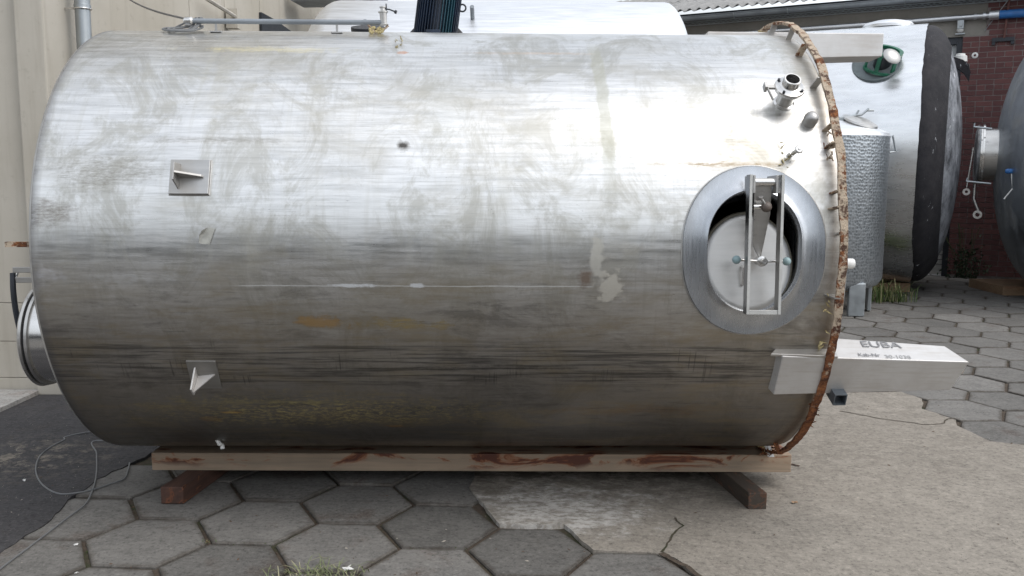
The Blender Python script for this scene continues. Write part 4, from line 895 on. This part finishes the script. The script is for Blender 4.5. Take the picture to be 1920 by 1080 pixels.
q = MB(); wbox(q, uLr - 1, uRf, ztop - .0, ztop + .05, -.36, .28); wbox(q, uLr - 1, uRf, ztop + .05, zRf - .03, .24, .27); q.build('fascia', plain('dark board', (.05, .06, .075), .8), bld)
q = MB()   # perforated tray: two rails joined by rungs
wbox(q, uLr - 1, uRf, zTrayT - .018, zTrayT, .03, .06); wbox(q, uLr - 1, uRf, zTrayB, zTrayB + .018, .03, .06); zm = (zTrayB + zTrayT) / 2; wbox(q, uLr - 1, uRf, zm - .006, zm + .006, .03, .06)
u = uLr - 1
while u < uRf: wbox(q, u, u + .035, zTrayB + .0181, zm - .0061, .04, .055); wbox(q, u + .045, u + .08, zm + .0061, zTrayT - .0181, .04, .055); u += .09
q.build('cable_tray', M['galv'], bld)
# corrugated roof sheets, each about a metre
RM = NM('lichened fibre cement'); v = RM.co(); a = RM.noise(v, 2.5, 7, .7); b = RM.noise(v, 20, 6, .75); c = RM.mix(RM.rng(a, .35, .65), (.22, .22, .215), (.33, .325, .32)); c = RM.mix(RM.rng(b, .54, .64, 0, .7), c, (.08, .078, .075)); RM.set('Base Color', c).set('Roughness', .95); RM.bump(b, .5, .01)
pitch_r = R_(15); u = uLr; ns = 0
while u < uRf - .5:
    for row in (0, 1):
        q = MB(); W_ = 1.06; nx = 66; L0, L1 = (-.10, 2.1) if row == 0 else (2.0, 4.2)
        for side in (0, 1):
            for i in range(nx + 1):
                uu = u + W_ * i / nx; wz = .027 * math.cos(2 * math.pi * (uu - uLr) / .177) + (.010 if (row) else 0) + (.004 if ns % 2 else 0) - side * .011
                for t in (L0, L1):
                    q.v.append(WP(uu, zRf + .045 + t * math.sin(pitch_r) + wz, .42 - t * math.cos(pitch_r)))
        m_ = (nx + 1) * 2
        for i in range(nx): a_ = i * 2; q.f += [(a_, a_ + 1, a_ + 3, a_ + 2), (m_ + a_ + 2, m_ + a_ + 3, m_ + a_ + 1, m_ + a_), (a_ + 2, m_ + a_ + 2, m_ + a_, a_)]
        q.m = [0] * len(q.f); q.build('roof_sheet', RM.mat, bld, smooth=True)
    u += 1.06; ns += 1
q = MB(); wbox(q, uLr, uRf, zRf + 1.02, zRf + 1.12, -3.75, -3.6); q.build('ridge_beam', M['dark_iron'], bld)
# water pipe and blue hose along the wall
uP0, zP = wuz(1440, 60, .1); uP1, zP1 = wuz(1826, 30, .1); zP = (zP + zP1) / 2
pp = thing('wall_pipe', 'pale steel water pipe running along the lintel above the far tanks', 'pipe', WP(uP1, zP, .1), -TH)
q = MB(); q.tube([WP(uP0 - 3, zP, .1), WP(uP1, zP, .1)], .042, 14); q.build('tube', M['steel_white'], pp, smooth=True)
q = MB(); q.lathe([(0, .05), (.04, .05), (.04, .04), (.13, .04), (.13, .06), (.17, .06), (.17, .045), (.22, .045), (.22, .075), (.36, .078), (.37, .06)], WP(uP1, zP, .1), WD, 20); q.build('coupling', M['steel_white'], pp, smooth=True)
q = MB(); q.lathe([(0, .068), (.4, .07), (.42, .055)], WP(uP1 + .37, zP, .1), WD, 20)
q.tube([WP(uP1 + .75, zP, .1), WP(uP1 + 1.3, zP + .01, .1), WP(uP1 + 2.6, zP + .02, .12)], .075, 16); q.tube([WP(uP1 + .36, zP, .1), WP(uP1 + .9, zP, .1)], .06, 14); q.build('blue_hose', M['blue_pipe'], pp, smooth=True)
for px in (1540, 1620, 1802):
    u_, _ = wuz(px, 45, .1); q = MB(); wbox(q, u_ - .02, u_ + .02, zP - .14, zP - .045, .014, .12); q.build('pipe_clip', M['galv'], pp)
# small lamp under the pipe, hook plate, disc
u_, z_ = wuz(1801, 48, .06); lp = thing('wall_lamp', 'small grey wall lamp hanging below the water pipe', 'lamp', WP(u_, z_, .02), -TH)
q = MB(); wbox(q, u_ - .05, u_ + .05, z_ - .06, z_ + .09, .012, .10); q.build('housing', M['galv'], lp, bevel=.01); q = MB(); q.lathe([(0, .055), (.03, .05), (.05, .03), (.055, 0)], WP(u_, z_ - .062, .055), Vector((0, 0, -1)), 14); q.build('lamp_glass', M['white_plastic'], lp, smooth=True); q = MB(); wbox(q, u_ - .07, u_ + .07, z_ - .14, z_ - .12, .0125, .06); q.build('mount', M['galv'], lp)
u_, z_ = wuz(1828, 104); q = MB(); q.lathe([(0, .05), (.02, .05), (.03, .035), (.03, .02), (.01, .018), (.01, 0)], WP(u_, z_), -WN, 20); tag(q.build('wall_disc', M['white_plastic'], smooth=True), 'small round white boss on the brick wall', 'disc')
u_, z_ = wuz(1882, 78); hk = thing('wall_hook', 'dark iron stirrup hung on a rusty rod against the bricks', 'hook', WP(u_, z_, .03), -TH)
q = MB(); wbox(q, u_ - .17, u_ + .15, z_ + .0, z_ + .06, .004, .06); wbox(q, u_ - .17, u_ - .12, z_ - .05, z_ - .001, .004, .05); wbox(q, u_ + .1, u_ + .15, z_ - .05, z_ - .001, .004, .05); q.build('stirrup', M['dark_iron'], hk)
q = MB(); q.tube([WP(u_, z_ + .05, .05), WP(u_ + .06, z_ + 1.1, .09)], .018, 8); q.build('rod', plain('red rust paint', (.16, .07, .06), .8), hk, smooth=True)
q = MB(); a_ = wuz(1846, 58, .05); b_ = wuz(1890, 2, .05); q.tube([WP(*a_, .05), WP(*b_, .15)], .006, 6); tag(q.build('guy_wire', M['galv']), 'thin bright wire slanting across the brick corner', 'wire')
# weeds at the wall foot
wd_ = thing('wall_weed', 'dark leafy weeds growing up the foot of the brick wall', 'weed', WP(wuz(1810, 510)[0], 0, .1))
rnd = random.Random(4); q = MB()
for k in range(260):
    u0_ = wuz(1812, 480)[0]; zc = abs(rnd.gauss(0, .3)); p = WP(u0_ + rnd.gauss(0, .16), zc, .12 + rnd.uniform(-.06, .1)); a = Vector((rnd.uniform(-1, 1), rnd.uniform(-1, 1), rnd.uniform(-.5, 1))).normalized() * rnd.uniform(.02, .05); b = a.cross(Vector((rnd.random(), 1, .3))).normalized() * a.length * .4
    q.add([p - a, p + b, p + a, p - b], [(0, 1, 2, 3)])
q.build('leaves', plain('weed leaf', (.03, .055, .025), .7, 0, .4, 12, 0), wd_)
q = MB()
for k in range(7): q.tube([WP(wuz(1812, 480)[0] + rnd.gauss(0, .12), 0, .1), WP(wuz(1812, 480)[0] + rnd.gauss(0, .18), rnd.uniform(.5, 1.0), .12)], .006, 5)
q.build('stems', plain('weed stem', (.06, .08, .03), .8), wd_)

# ================================================================== far tanks
T3 = R_(26); N3 = Vector((math.sin(T3), math.cos(T3), 0)); D3 = Vector((math.cos(T3), -math.sin(T3), 0)); DD, R3, Z3 = 14.4, 1.865, 2.0
def Q3(u, z=Z3, off=0): return N3 * (DD - off) + D3 * u + Vector((0, 0, z))
ue = atPl(1722, 260, N3, DD - R3).dot(D3); ua = atPl(1808, 250, N3, DD).dot(D3); print('T3', ue, ua)
t3 = thing('insulated_tank', 'big horizontal tank in shining jacket with torn black insulation at its right end', 'tank', Q3(-1, Z3 - R3), -T3)
def ringv(u, r, k, n, c0=None): a = 2 * math.pi * k / n; return Q3(u, Z3 + r * math.sin(a), r * math.cos(a))
q = MB(); n = 160; us = [-2.1, -1.6, -1.1, -.6, ue - .05, ue]
for i, u in enumerate(us):
    for k in range(n):
        a = 2 * math.pi * k / n; jag = 0
        if i == len(us) - 1: jag = .03 * noise.noise(Vector((math.cos(a) * 2, math.sin(a) * 2, 0))) + .010 * noise.noise(Vector((math.cos(a) * 9, math.sin(a) * 9, 4))) + .008 * noise.noise(Vector((math.cos(a) * 30, math.sin(a) * 30, 4)))
        q.v.append(ringv(u + jag, R3 + .012 + .002 * noise.noise(Vector((u * 2, math.cos(a) * 6, math.sin(a) * 6))), k, n))
for i in range(len(us) - 1):
    for k in range(n): q.f.append((i * n + k, i * n + (k + 1) % n, (i + 1) * n + (k + 1) % n, (i + 1) * n + k))
q.f.append(tuple(range(n))); q.m = [0] * len(q.f)
JK = steel('bright tank jacket', .80, .22, .34, stretch=(1, 1, 6), dirt=.12, tint=(.96, .98, 1)); jk = q.build('jacket', JK, t3, smooth=True)
hd = ua - (ue + .02)
q = MB(); q.lathe([(-.4, R3 - .01), (0, R3 - .01)] + [(hd * 1.0 * math.sin(a), (R3 - .01) * math.cos(a)) for a in [R_(x) for x in range(6, 35, 4)]], Q3(ue + .02), D3, 120); q.build('black_insulation', M['black'], t3, smooth=True)
q = MB(); q.lathe([((hd - .02) * math.sin(a), (R3 - .04) * math.cos(a)) for a in [R_(x) for x in list(range(28, 91, 4)) + [90]]], Q3(ue + .02), D3, 120); q.build('dished_end', M['chalk'], t3, smooth=True)
# torn flap and socket at upper right
q = MB(); f0 = [(1772, 108), (1790, 107), (1806, 112), (1816, 120), (1820, 136), (1817, 152), (1808, 138), (1790, 124), (1776, 118)]
q.prism([atPl(x, y, N3, DD - .35) for x, y in f0], N3 * .10); q.build('torn_flap', M['black'], t3)
sk = atPl(1801, 108, N3, DD - .25); q = MB(); q.lathe([(-.06, .09), (.02, .085), (.03, .06), (.05, .06), (.055, .045), (.055, 0)], sk, Vector((0, 0, 1)), 20); q.build('socket', M['white_plastic'], t3, smooth=True)
# top dome lid
tpz = atPl(1665, 52, N3, DD); q = MB(); q.lathe([(0, .36), (.04, .36), (.08, .32), (.11, .2), (.12, 0)], Q3(tpz.dot(D3), Z3 + R3 - .01), Vector((0, 0, 1)), 32); q.build('top_lid', M['steel_white'], t3, smooth=True)
# sleeve with green valve cage
gcn = atPl(1642, 118, N3, DD - R3 * .86); hz = math.asin(max(-1, min(1, (gcn.z - Z3) / (R3 + .01)))); gn = (-N3 * math.cos(hz) + Vector((0, 0, 1)) * math.sin(hz)); gc = Q3(gcn.dot(D3)) + gn * (R3 + .01); e1 = D3; e2 = gn.cross(e1)
q = MB(); q.lathe([(-.02, .31), (.012, .31), (.014, .30), (.014, .29), (.006, .285)], gc, gn, 36); slv = q.build('sleeve', plain('shaded zinc sleeve', (.16, .19, .20), .6, .3), t3, smooth=True)
ga = (gn * .75 + Vector((0, 0, .8)) + D3 * .35).normalized(); gcc = gc + D3 * .05 - gn * .04 - Vector((0, 0, .05))
q = MB(); q.lathe([(.0, .19), (.0, .23), (.03, .23), (.03, .19)], gcc, ga, 28, closed=True); q.lathe([(.24, .17), (.24, .22), (.28, .22), (.28, .17)], gcc, ga, 28, closed=True); cage = q.build('green_cage', M['green'], t3, smooth=True)
f1 = ga.cross(Vector((1, 0, 0))).normalized(); f2 = ga.cross(f1)
for k in range(6):
    a = k * math.pi / 3 + .4; d_ = f1 * math.cos(a) + f2 * math.sin(a); q = MB(); q.box(gcc + ga * .145 + d_ * .205, (.05, .025, .23), ga.cross(d_), d_, ga); q.build('cage_post', M['green'], cage)
q = MB(); q.lathe([(0, .11), (.2, .11), (.21, .09), (.22, 0)], gcc, ga, 20); q.build('motor_core', M['dark_iron'], cage, smooth=True)
q = MB(); lc_ = atPl(1672, 106, N3, DD - R3 * .9 - .15); q.lathe([(0, .12), (.01, .122), (.03, .10), (.045, .05), (.05, 0)], lc_, (gn + D3 * .6).normalized(), 24); q.build('bright_lid', M['steel_dull'], cage, smooth=True)
# timbers
def tim(px0, px1, py, name_, label, z1=.14, dep=.3, pl=None):
    a = gnd(px0, py); b = gnd(px1, py + 1); d = (b - a).normalized(); nn_ = Vector((-d.y, d.x, 0)) * dep
    return timber([a, b, b + nn_, a + nn_] + [p + Vector((0, 0, z1)) for p in (a, b, b + nn_, a + nn_)], name_, label, M['far_timber'], 'timber beam', 'timbers under the far tanks')
tim(1560, 1706, 547, 'far_timber', 'pale timber under the torn insulated tank beside the grass', .135, 1.2)
tim(1880, 1990, 554, 'far_timber', 'timber with orange end grain under the dark dished tank', .13, 1.0)
# dark tank at the right edge
DD4, Z4, R4 = 14.2, 1.95, 1.82
def Q4(u, z=Z4, off=0): return N3 * (DD4 - off) + D3 * u + Vector((0, 0, z))
ua4 = atPl(1861, 330, N3, DD4).dot(D3); print('T4', ua4)
t4 = thing('dark_tank', 'dark grey steel tank with bulging end and side manway at the right edge', 'tank', Q4(ua4 + 2, Z4 - R4), -T3)
q = MB(); h4 = .78; q.lathe([(h4 - h4 * math.sin(a), R4 * math.cos(a)) for a in [R_(x) for x in range(90, -1, -5)]] + [(h4 + 2, R4), (h4 + 4, R4)], Q4(ua4), D3, 120); q.build('shell', M['dark_tank'], t4, smooth=True)
mc_ = atPl(1862, 290, N3, DD4 - .12); q = MB(); q.lathe([(-.12, .36), (.4, .36)], mc_, D3, 40); mw = q.build('manway', M['steel'], t4, smooth=True)
q = MB(); q.lathe([(-.24, 0), (-.235, .3), (-.21, .41), (-.19, .42), (-.17, .41), (-.165, .39), (-.15, .39), (-.145, .43), (-.12, .43), (-.115, .36)], mc_, D3, 40); q.build('manway_lid', M['steel_bright'], mw, smooth=True)
q = MB(); q.tube([mc_ - D3 * .2 + Vector((0, 0, -.3)), mc_ - D3 * .2 + Vector((0, 0, -.62)), mc_ - D3 * .12 + Vector((0, 0, -.82))], .022, 8); q.lathe([(-.02, .03), (-.02, .06), (.02, .06), (.02, .03)], mc_ - D3 * .14 + Vector((0, 0, -.84)), N3, 14, closed=True); q.lathe([(-.02, .02), (-.02, .05), (.02, .05), (.02, .02)], mc_ - D3 * .3 + Vector((0, 0, -.52)), N3, 14, closed=True); q.tube([mc_ - D3 * .3 + Vector((0, 0, -.46)), mc_ - D3 * .25 + Vector((0, 0, .1))], .012, 6); q.build('swing_bolt', M['steel'], mw, smooth=True)
for (px, py, l_) in ((1826, 238, .22), (1812, 340, .3)):
    p = atPl(px, py, N3, DD4 - .55); q = MB(); q.tube([p, p + D3 * l_ + Vector((0, 0, -.03))], .014, 8); q.tube([p, p + Vector((.01, 0, .05))], .012, 8); q.build('wing_nut', M['galv'], mw, smooth=True)
p = atPl(1893, 321, N3, DD4 - 1.1); q = MB(); q.lathe([(-.05, .02), (-.03, .032), (.03, .032), (.05, .02)], p, D3, 14); bv = q.build('blue_valve', M['blue_pipe'], t4, smooth=True)
q = MB(); q.tube([p + D3 * .05, p + D3 * .5 + N3 * .4], .028, 10); q.build('valve_pipe', M['steel'], bv, smooth=True)
q = MB(); q.tube([p + D3 * .02, p + Vector((0, 0, -.22)) + D3 * .05, p + Vector((0, 0, -.36)) - D3 * .04], .009, 6); q.build('drip_tube', M['white_plastic'], bv, smooth=True)

# hammered vertical tank
hC = Vector((3.90, 11.14, 0)); hr = .775; zt = atY(1640, 250, 11.0).z; zb = atY(1640, 535, 10.6).z; print('HAM', zt, zb)
ht = thing('hammered_tank', 'upright dimpled galvanised tank standing behind the rusty ring', 'tank', hC)
q = MB(); q.lathe([(zb - .12, .3), (zb - .06, hr - .16), (zb - .015, hr - .05), (zb + .06, hr), (zt - .05, hr)], hC, Vector((0, 0, 1)), 96); q.build('body', M['hammer'], ht, smooth=True)
q = MB(); q.lathe([(zt - .05, hr + .004), (zt - .01, hr - .01), (zt + .02, hr - .06), (zt + .14, .42), (zt + .17, .3), (zt + .2, 0)], hC, Vector((0, 0, 1)), 96); q.build('conical_top', M['steel_white'], ht, smooth=True)
for a in (-20, -140, 100):
    d_ = Vector((math.sin(R_(a + 95)), -math.cos(R_(a + 95)) * 1, 0)); p = hC + d_ * (hr - .14); q = MB()
    q.box(p + Vector((0, 0, (zb + .1) / 2 + .005)), (.22, .05, zb + .09), Vector((-d_.y, d_.x, 0)), d_); q.build('plate_leg', M['galv'], ht, bevel=.01)
pl_ = atY(1605, 565, 10.45); q = MB(); q.box(Vector((pl_.x, 10.45, (zb + .05) / 2)), (.2, .06, zb + .04)); q.build('plate_leg', M['galv'], ht, bevel=.012)
lc2 = atY(1612, 229, 10.75); q = MB(); lv_ = Vector((.25, -.35, 1)).normalized(); q.lathe([(-.2, .17), (-.06, .17), (-.05, .21), (-.03, .22), (-.02, .20), (.0, .22), (.02, .21), (.05, .1), (.055, 0)], lc2, lv_, 32); ld = q.build('tilted_lid', M['steel'], ht, smooth=True)
q = MB(); q.tube([lc2 + Vector((-.25, 0, .05)), lc2 + Vector((.02, 0, .09)), lc2 + Vector((.10, 0, .16))], .014, 8); q.tube([lc2 + Vector((.08, 0, .14)), lc2 + Vector((.16, 0, .14))], .014, 8); q.tube([lc2 + Vector((-.08, 0, .03)), lc2 + Vector((-.02, 0, .14))], .012, 8); q.box(lc2 + Vector((-.24, 0, -.08)), (.06, .08, .26)); q.build('lid_clamp', M['galv'], ld, smooth=True)
hb_ = [atY(x, y, 11.1) for x, y in ((1663, 262), (1674, 254), (1680, 284), (1668, 286))]; q = MB(); q.tube(hb_, .014, 8); q.build('side_handle', M['galv'], ht, smooth=True)

# ================================================================== white tank behind with agitator
YW, RW = 8.6, 1.5; ZW = atY(930, 10, YW).z - RW + .01; xl = atY(650, 12, YW).x; xr = atY(1236, 12, YW).x
wt = thing('satin_tank', 'pale satin horizontal tank behind the big one carrying a dark blue agitator motor', 'tank', (0, YW, ZW - RW))
q = MB(); o0 = Vector((xl, YW, ZW)); q.lathe([(-.46 * math.cos(R_(a)) , RW * math.sin(R_(a))) for a in range(0, 91, 6)] + [(0.5, RW), (1.2, RW), (xr - xl, RW)] + [(xr - xl + .27 * math.sin(R_(a)), RW * math.cos(R_(a)) ** .8 if a < 90 else 0) for a in range(6, 91, 6)], o0, Vector((1, 0, 0)), 128); q.build('shell', M['steel_white'], wt, smooth=True)
for x in (xl + .5, xr - .5):
    q = MB(); q.hexa([Vector(p) for p in ((x - .1, YW - .9, 0), (x + .1, YW - .9, 0), (x + .1, YW + .9, 0), (x - .1, YW + .9, 0), (x - .1, YW - 1.0, ZW - 1.0), (x + .1, YW - 1.0, ZW - 1.0), (x + .1, YW + 1.0, ZW - 1.0), (x - .1, YW + 1.0, ZW - 1.0))]); q.build('saddle', M['galv_dull'], wt)
fc = atY(818, 98, 6.55); fn = Vector((0, -1, .25)).normalized()
q = MB(); q.lathe([(-.9, .17), (-.02, .17), (-.02, .235), (0, .238), (.025, .238), (.03, .232), (.03, 0)], fc, fn, 48); fl = q.build('agitator_flange', plain('grey brown cast iron', (.10, .10, .105), .55, .4), wt, smooth=True)
q = MB()
for k in range(8):
    a = k * math.pi / 4 + .3; e_ = Vector((1, 0, 0)); f_ = fn.cross(e_); p = fc + e_ * .2 * math.cos(a) + f_ * .2 * math.sin(a); q.tube([p, p + fn * .05], .014, 6)
q.build('flange_bolt', M['galv'], fl)
mb_ = atY(815, 75, 6.3); mv = Vector((.13, .02, 1)).normalized(); mr_ = .125
q = MB(); q.lathe([(-.15, .1), (-.02, .13), (0, mr_), (.62, mr_), (.63, mr_ + .015), (.75, mr_ + .015), (.78, .08), (.78, 0)], mb_, mv, 40); mo = q.build('motor', M['motor'], wt, smooth=True)
e_ = mv.cross(Vector((0, 1, 0))).normalized(); f_ = mv.cross(e_)
for k in range(44):
    a = 2 * math.pi * k / 44; d_ = e_ * math.cos(a) + f_ * math.sin(a); q = MB(); q.box(mb_ + mv * .31 + d_ * (mr_ + .012), (.0045, .032, .6), mv.cross(d_), d_, mv); q.build('cooling_fin', M['teal'] if abs((k - 13) % 44) < 5 else M['motor'], mo)
q = MB(); q.box(mb_ + mv * .02 - Vector((0, mr_ + .03, 0)), (.1, .03, .05)); q.build('motor_foot', M['motor'], mo, bevel=.004)
rc = atY(867, 15, 6.3); q = MB(); q.tube([rc + Vector((math.cos(t) * .024, 0, math.sin(t) * .024)) for t in [2 * math.pi * k / 24 for k in range(24)]], .006, 8, closed=True); q.tube([rc - Vector((.024, 0, .0)), rc - Vector((.06, 0, .0))], .008, 8); q.build('eye_bolt', M['dark_iron'], mo, smooth=True)
p = atY(885, 12, 7.6); q = MB(); q.tube([p, p + Vector((0, .15, -.1))], .018, 8); q.build('bolt_boss', M['galv_dull'], wt)
p = atY(684, 38, 7.45); q = MB(); q.tube([p + Vector((0, .1, -.1)), p], .018, 8); q.build('small_fitting', M['galv'], wt)
q = MB(); p = atY(690, 58, 7.0); q.lathe([(-.2, .1), (0, .1), (0, .13), (.03, .13), (.03, 0)], p, Vector((0, -.3, 1)).normalized(), 24); q.build('top_manway', M['dark_iron'], wt, smooth=True)

# ================================================================== left building
YL = 6.47
lbld = thing('left_building', 'cream precast concrete building with column and recessed side wall at left', 'building', (-4.5, YL, 0))
xc0 = atY(40, 270, YL - .06).x; xc1 = atY(91, 200, YL - .06).x
zs = [0] + sorted([atY(20, 708, YL).z, atY(20, 640, YL).z, atY(20, 568, YL).z]) + [2.95, 7.5]
for i in range(len(zs) - 1):
    q = MB(); q.box((xc0 - 2.5 - .002, YL + .15, (zs[i] + zs[i + 1]) / 2), (5.0, .3, zs[i + 1] - zs[i] - .004)); q.build('wall_panel', M['cream'], lbld, bevel=.003)
q = MB(); q.box((xc0 - 2.5, YL + .2, 3.7), (5.0, .2, 7.4)); q.build('wall_core', M['dark_iron'], lbld)
q = MB(); q.box(((xc0 + xc1) / 2, YL + .14, 3.75), (xc1 - xc0, .4, 7.5)); q.build('column', M['cream'], lbld, bevel=.012)
# receding side wall in tall panels
FA = Vector((xc1 - .05, YL + .12, 0)); FBx = atY(690, 5, 15.0); FB = Vector((FBx.x, 15.0, 0)); fd = (FB - FA).normalized(); fnrm = Vector((fd.y, -fd.x, 0)); fnrm = fnrm if fnrm.x > 0 else -fnrm; FLn = (FB - FA).length
def fu(px):  # distance along the side wall of an image column near the top
    r = ray(px, 20); den = r.x * fd.y - r.y * fd.x; t = (FA.x * fd.y - FA.y * fd.x) / den; P = CAM + r * t; return (Vector((P.x, P.y, 0)) - FA).dot(fd)
def FP(u, z, o_=0): return FA + fd * u + Vector((0, 0, z)) + fnrm * o_
def fz(px, py, o_=0): u = fu(px); P = FP(u, 0, o_); r = ray(px, py); t = (P - CAM).dot(FW) / 1.0; return CAMH + r.z * (P.y / r.y)
br = [0, fu(355), fu(421), fu(487), fu(583), FLn]; print('FAC', [round(x, 2) for x in br])
for i in range(len(br) - 1):
    q = MB(); a, b = br[i] + .006, br[i + 1] - .006; q.hexa([FP(u, z, o_) for z in (0, 9.5) for (u, o_) in ((a, 0), (b, 0), (b, -.25), (a, -.25))]); q.build('wall_panel', M['cream'], lbld, bevel=.004)
q = MB(); q.hexa([FP(u, z, o_) for z in (0, 9.4) for (u, o_) in ((0, -.03), (FLn - .01, -.03), (FLn - .01, -.2), (0, -.2))]); q.build('wall_core', M['dark_iron'], lbld)
q = MB(); q.prism([FP(fu(x), fz(x, y), .004) for x, y in ((485, 62), (485, 23), (512, 38), (545, 62))], fnrm * .03); q.build('dark_opening', M['dark_iron'], lbld)  # dark panel on the wall standing in for a dark opening
u0_, u1_ = fu(676), FLn + .02; q = MB(); q.hexa([FP(u, z, o_) for z in (0, 9.6) for (u, o_) in ((u0_, .003), (u1_, .003), (u1_, .12), (u0_, .12))]); q.build('corner_post', plain('grey post', (.3, .3, .28), .8), lbld)
# slanting handrail and rod on the wall
q = MB(); q.tube([FP(fu(365), fz(365, -3), .12), FP(fu(423), fz(423, 33), .12)], .02, 6); q.build('wall_rail', plain('pale painted rail', (.5, .47, .42), .7), lbld)
q = MB(); q.box(FP(fu(423), fz(423, 36), .08), (.12, .1, .2)); q.build('rail_bracket', M['cream'], lbld)
dp = thing('downpipe', 'zinc downpipe with clamp in front of the cream wall at upper left', 'downpipe', (atY(156, 60, 6.75).x, 6.75, 0))
xd = atY(157, 60, 6.75).x; q = MB(); q.lathe([(0, .055), (3.62, .055)], Vector((xd, 6.75, 0)), Vector((0, 0, 1)), 24); zj = atY(157, 13, 6.75).z
q.v = []; q.f = []; q.m = []; q.lathe([(0, .054), (zj - .02, .054), (zj - .015, .060), (zj + .015, .060), (zj + .02, .056), (7.5, .056)], Vector((xd, 6.75, 0)), Vector((0, 0, 1)), 24); q.build('tube', M['galv'], dp, smooth=True)
q = MB(); zc_ = atY(130, 17, 6.75).z; q.tube([Vector((xd - .17, 6.72, zc_)), Vector((xd - .05, 6.72, zc_))], .007, 8); q.tube([Vector((xd - .17, 6.72, zc_ - .01)), Vector((xd - .175, 6.72, zc_ + .015))], .012, 8); q.tube([Vector((xd + .062 * math.cos(t), 6.75 + .062 * math.sin(t), zc_)) for t in [2 * math.pi * k / 20 for k in range(20)]], .006, 6, closed=True); q.build('clamp', M['steel_bright'], dp, smooth=True)
# steel stair
st = thing('steel_stair', 'small steel outside stair with railing high on the cream wall', 'stair', FP(fu(560), 0, .3))
q = MB(); A0, A1 = FP(fu(556), fz(556, -2), .35), FP(fu(597), fz(597, 29), .35); up_ = Vector((0, 0, 1)); q.tube([A0, A1], .035, 6); q.tube([A0 + fnrm * .6, A1 + fnrm * .6], .035, 6); q.build('stringer', M['dark_iron'], st)
for k in range(14):
    p = A0.lerp(A1, (k + .5) / 14); q = MB(); q.box(p + fnrm * .3 + up_ * .03, (.16, .56, .02), fd, fnrm, up_); q.build('tread', M['galv_dull'], st)
q = MB(); q.tube([A0 + up_ * .55, A1 + up_ * .55], .016, 6); q.tube([A0 + up_ * .3, A1 + up_ * .3], .012, 6)
for k in range(8): p = A0.lerp(A1, k / 7); q.tube([p, p + up_ * .55], .012, 6)
q.build('railing', M['galv_dull'], st)
L0 = FP(fu(531), fz(531, 8), .35); q = MB(); q.hexa([FP(u, z, o_) for z in (fz(540, 6), fz(540, -14)) for (u, o_) in ((fu(531), .1), (fu(556), .1), (fu(556), .9), (fu(531), .9))]); q.build('landing', M['galv_dull'], st)
# lead cable from the pipe end up to the building
ep = TP(sL - .02, .01); q_far = FP(fu(200), fz(200, -36), .0); n = 14
q = MB(); q.tube([ep.lerp(q_far, k / n) - Vector((0, 0, .05 * math.sin(math.pi * k / n))) for k in range(n + 1)], .0055, 7); tag(q.build('lead_cable', plain('brown grey rubber cable', (.15, .14, .13), .7), smooth=True), 'dark cable rising from the pipe end to the cream wall', 'cable')
# box lamp beyond the corner
bp_ = atY(712, 4, 15.0); q = MB(); q.hexa([bp_ + Vector(v_) for v_ in ((-.05, -.05, -.05), (.10, -.05, -.05), (.10, .1, -.05), (-.05, .1, -.05), (-.1, -.1, .3), (.16, -.1, .3), (.16, .16, .3), (-.1, .16, .3))]); bl_ = thing('duct_outlet', 'grey blue duct outlet at the top beyond the cream wall corner', 'duct', bp_); q.build('hopper', M['galv_dull'], bl_)
q = MB(); q.tube([bp_ + Vector((.03, .03, .3)), bp_ + Vector((.03, .03, .8)), FB + Vector((-.1, 0, bp_.z + .9))], .08, 10); q.build('pipe', M['galv_dull'], bl_, smooth=True)
for o_ in bpy.data.objects:
    if '_r' in o_: del o_['_r']
print('pavers', PAVN, 'bricks', nb, 'objects', len(bpy.data.objects))
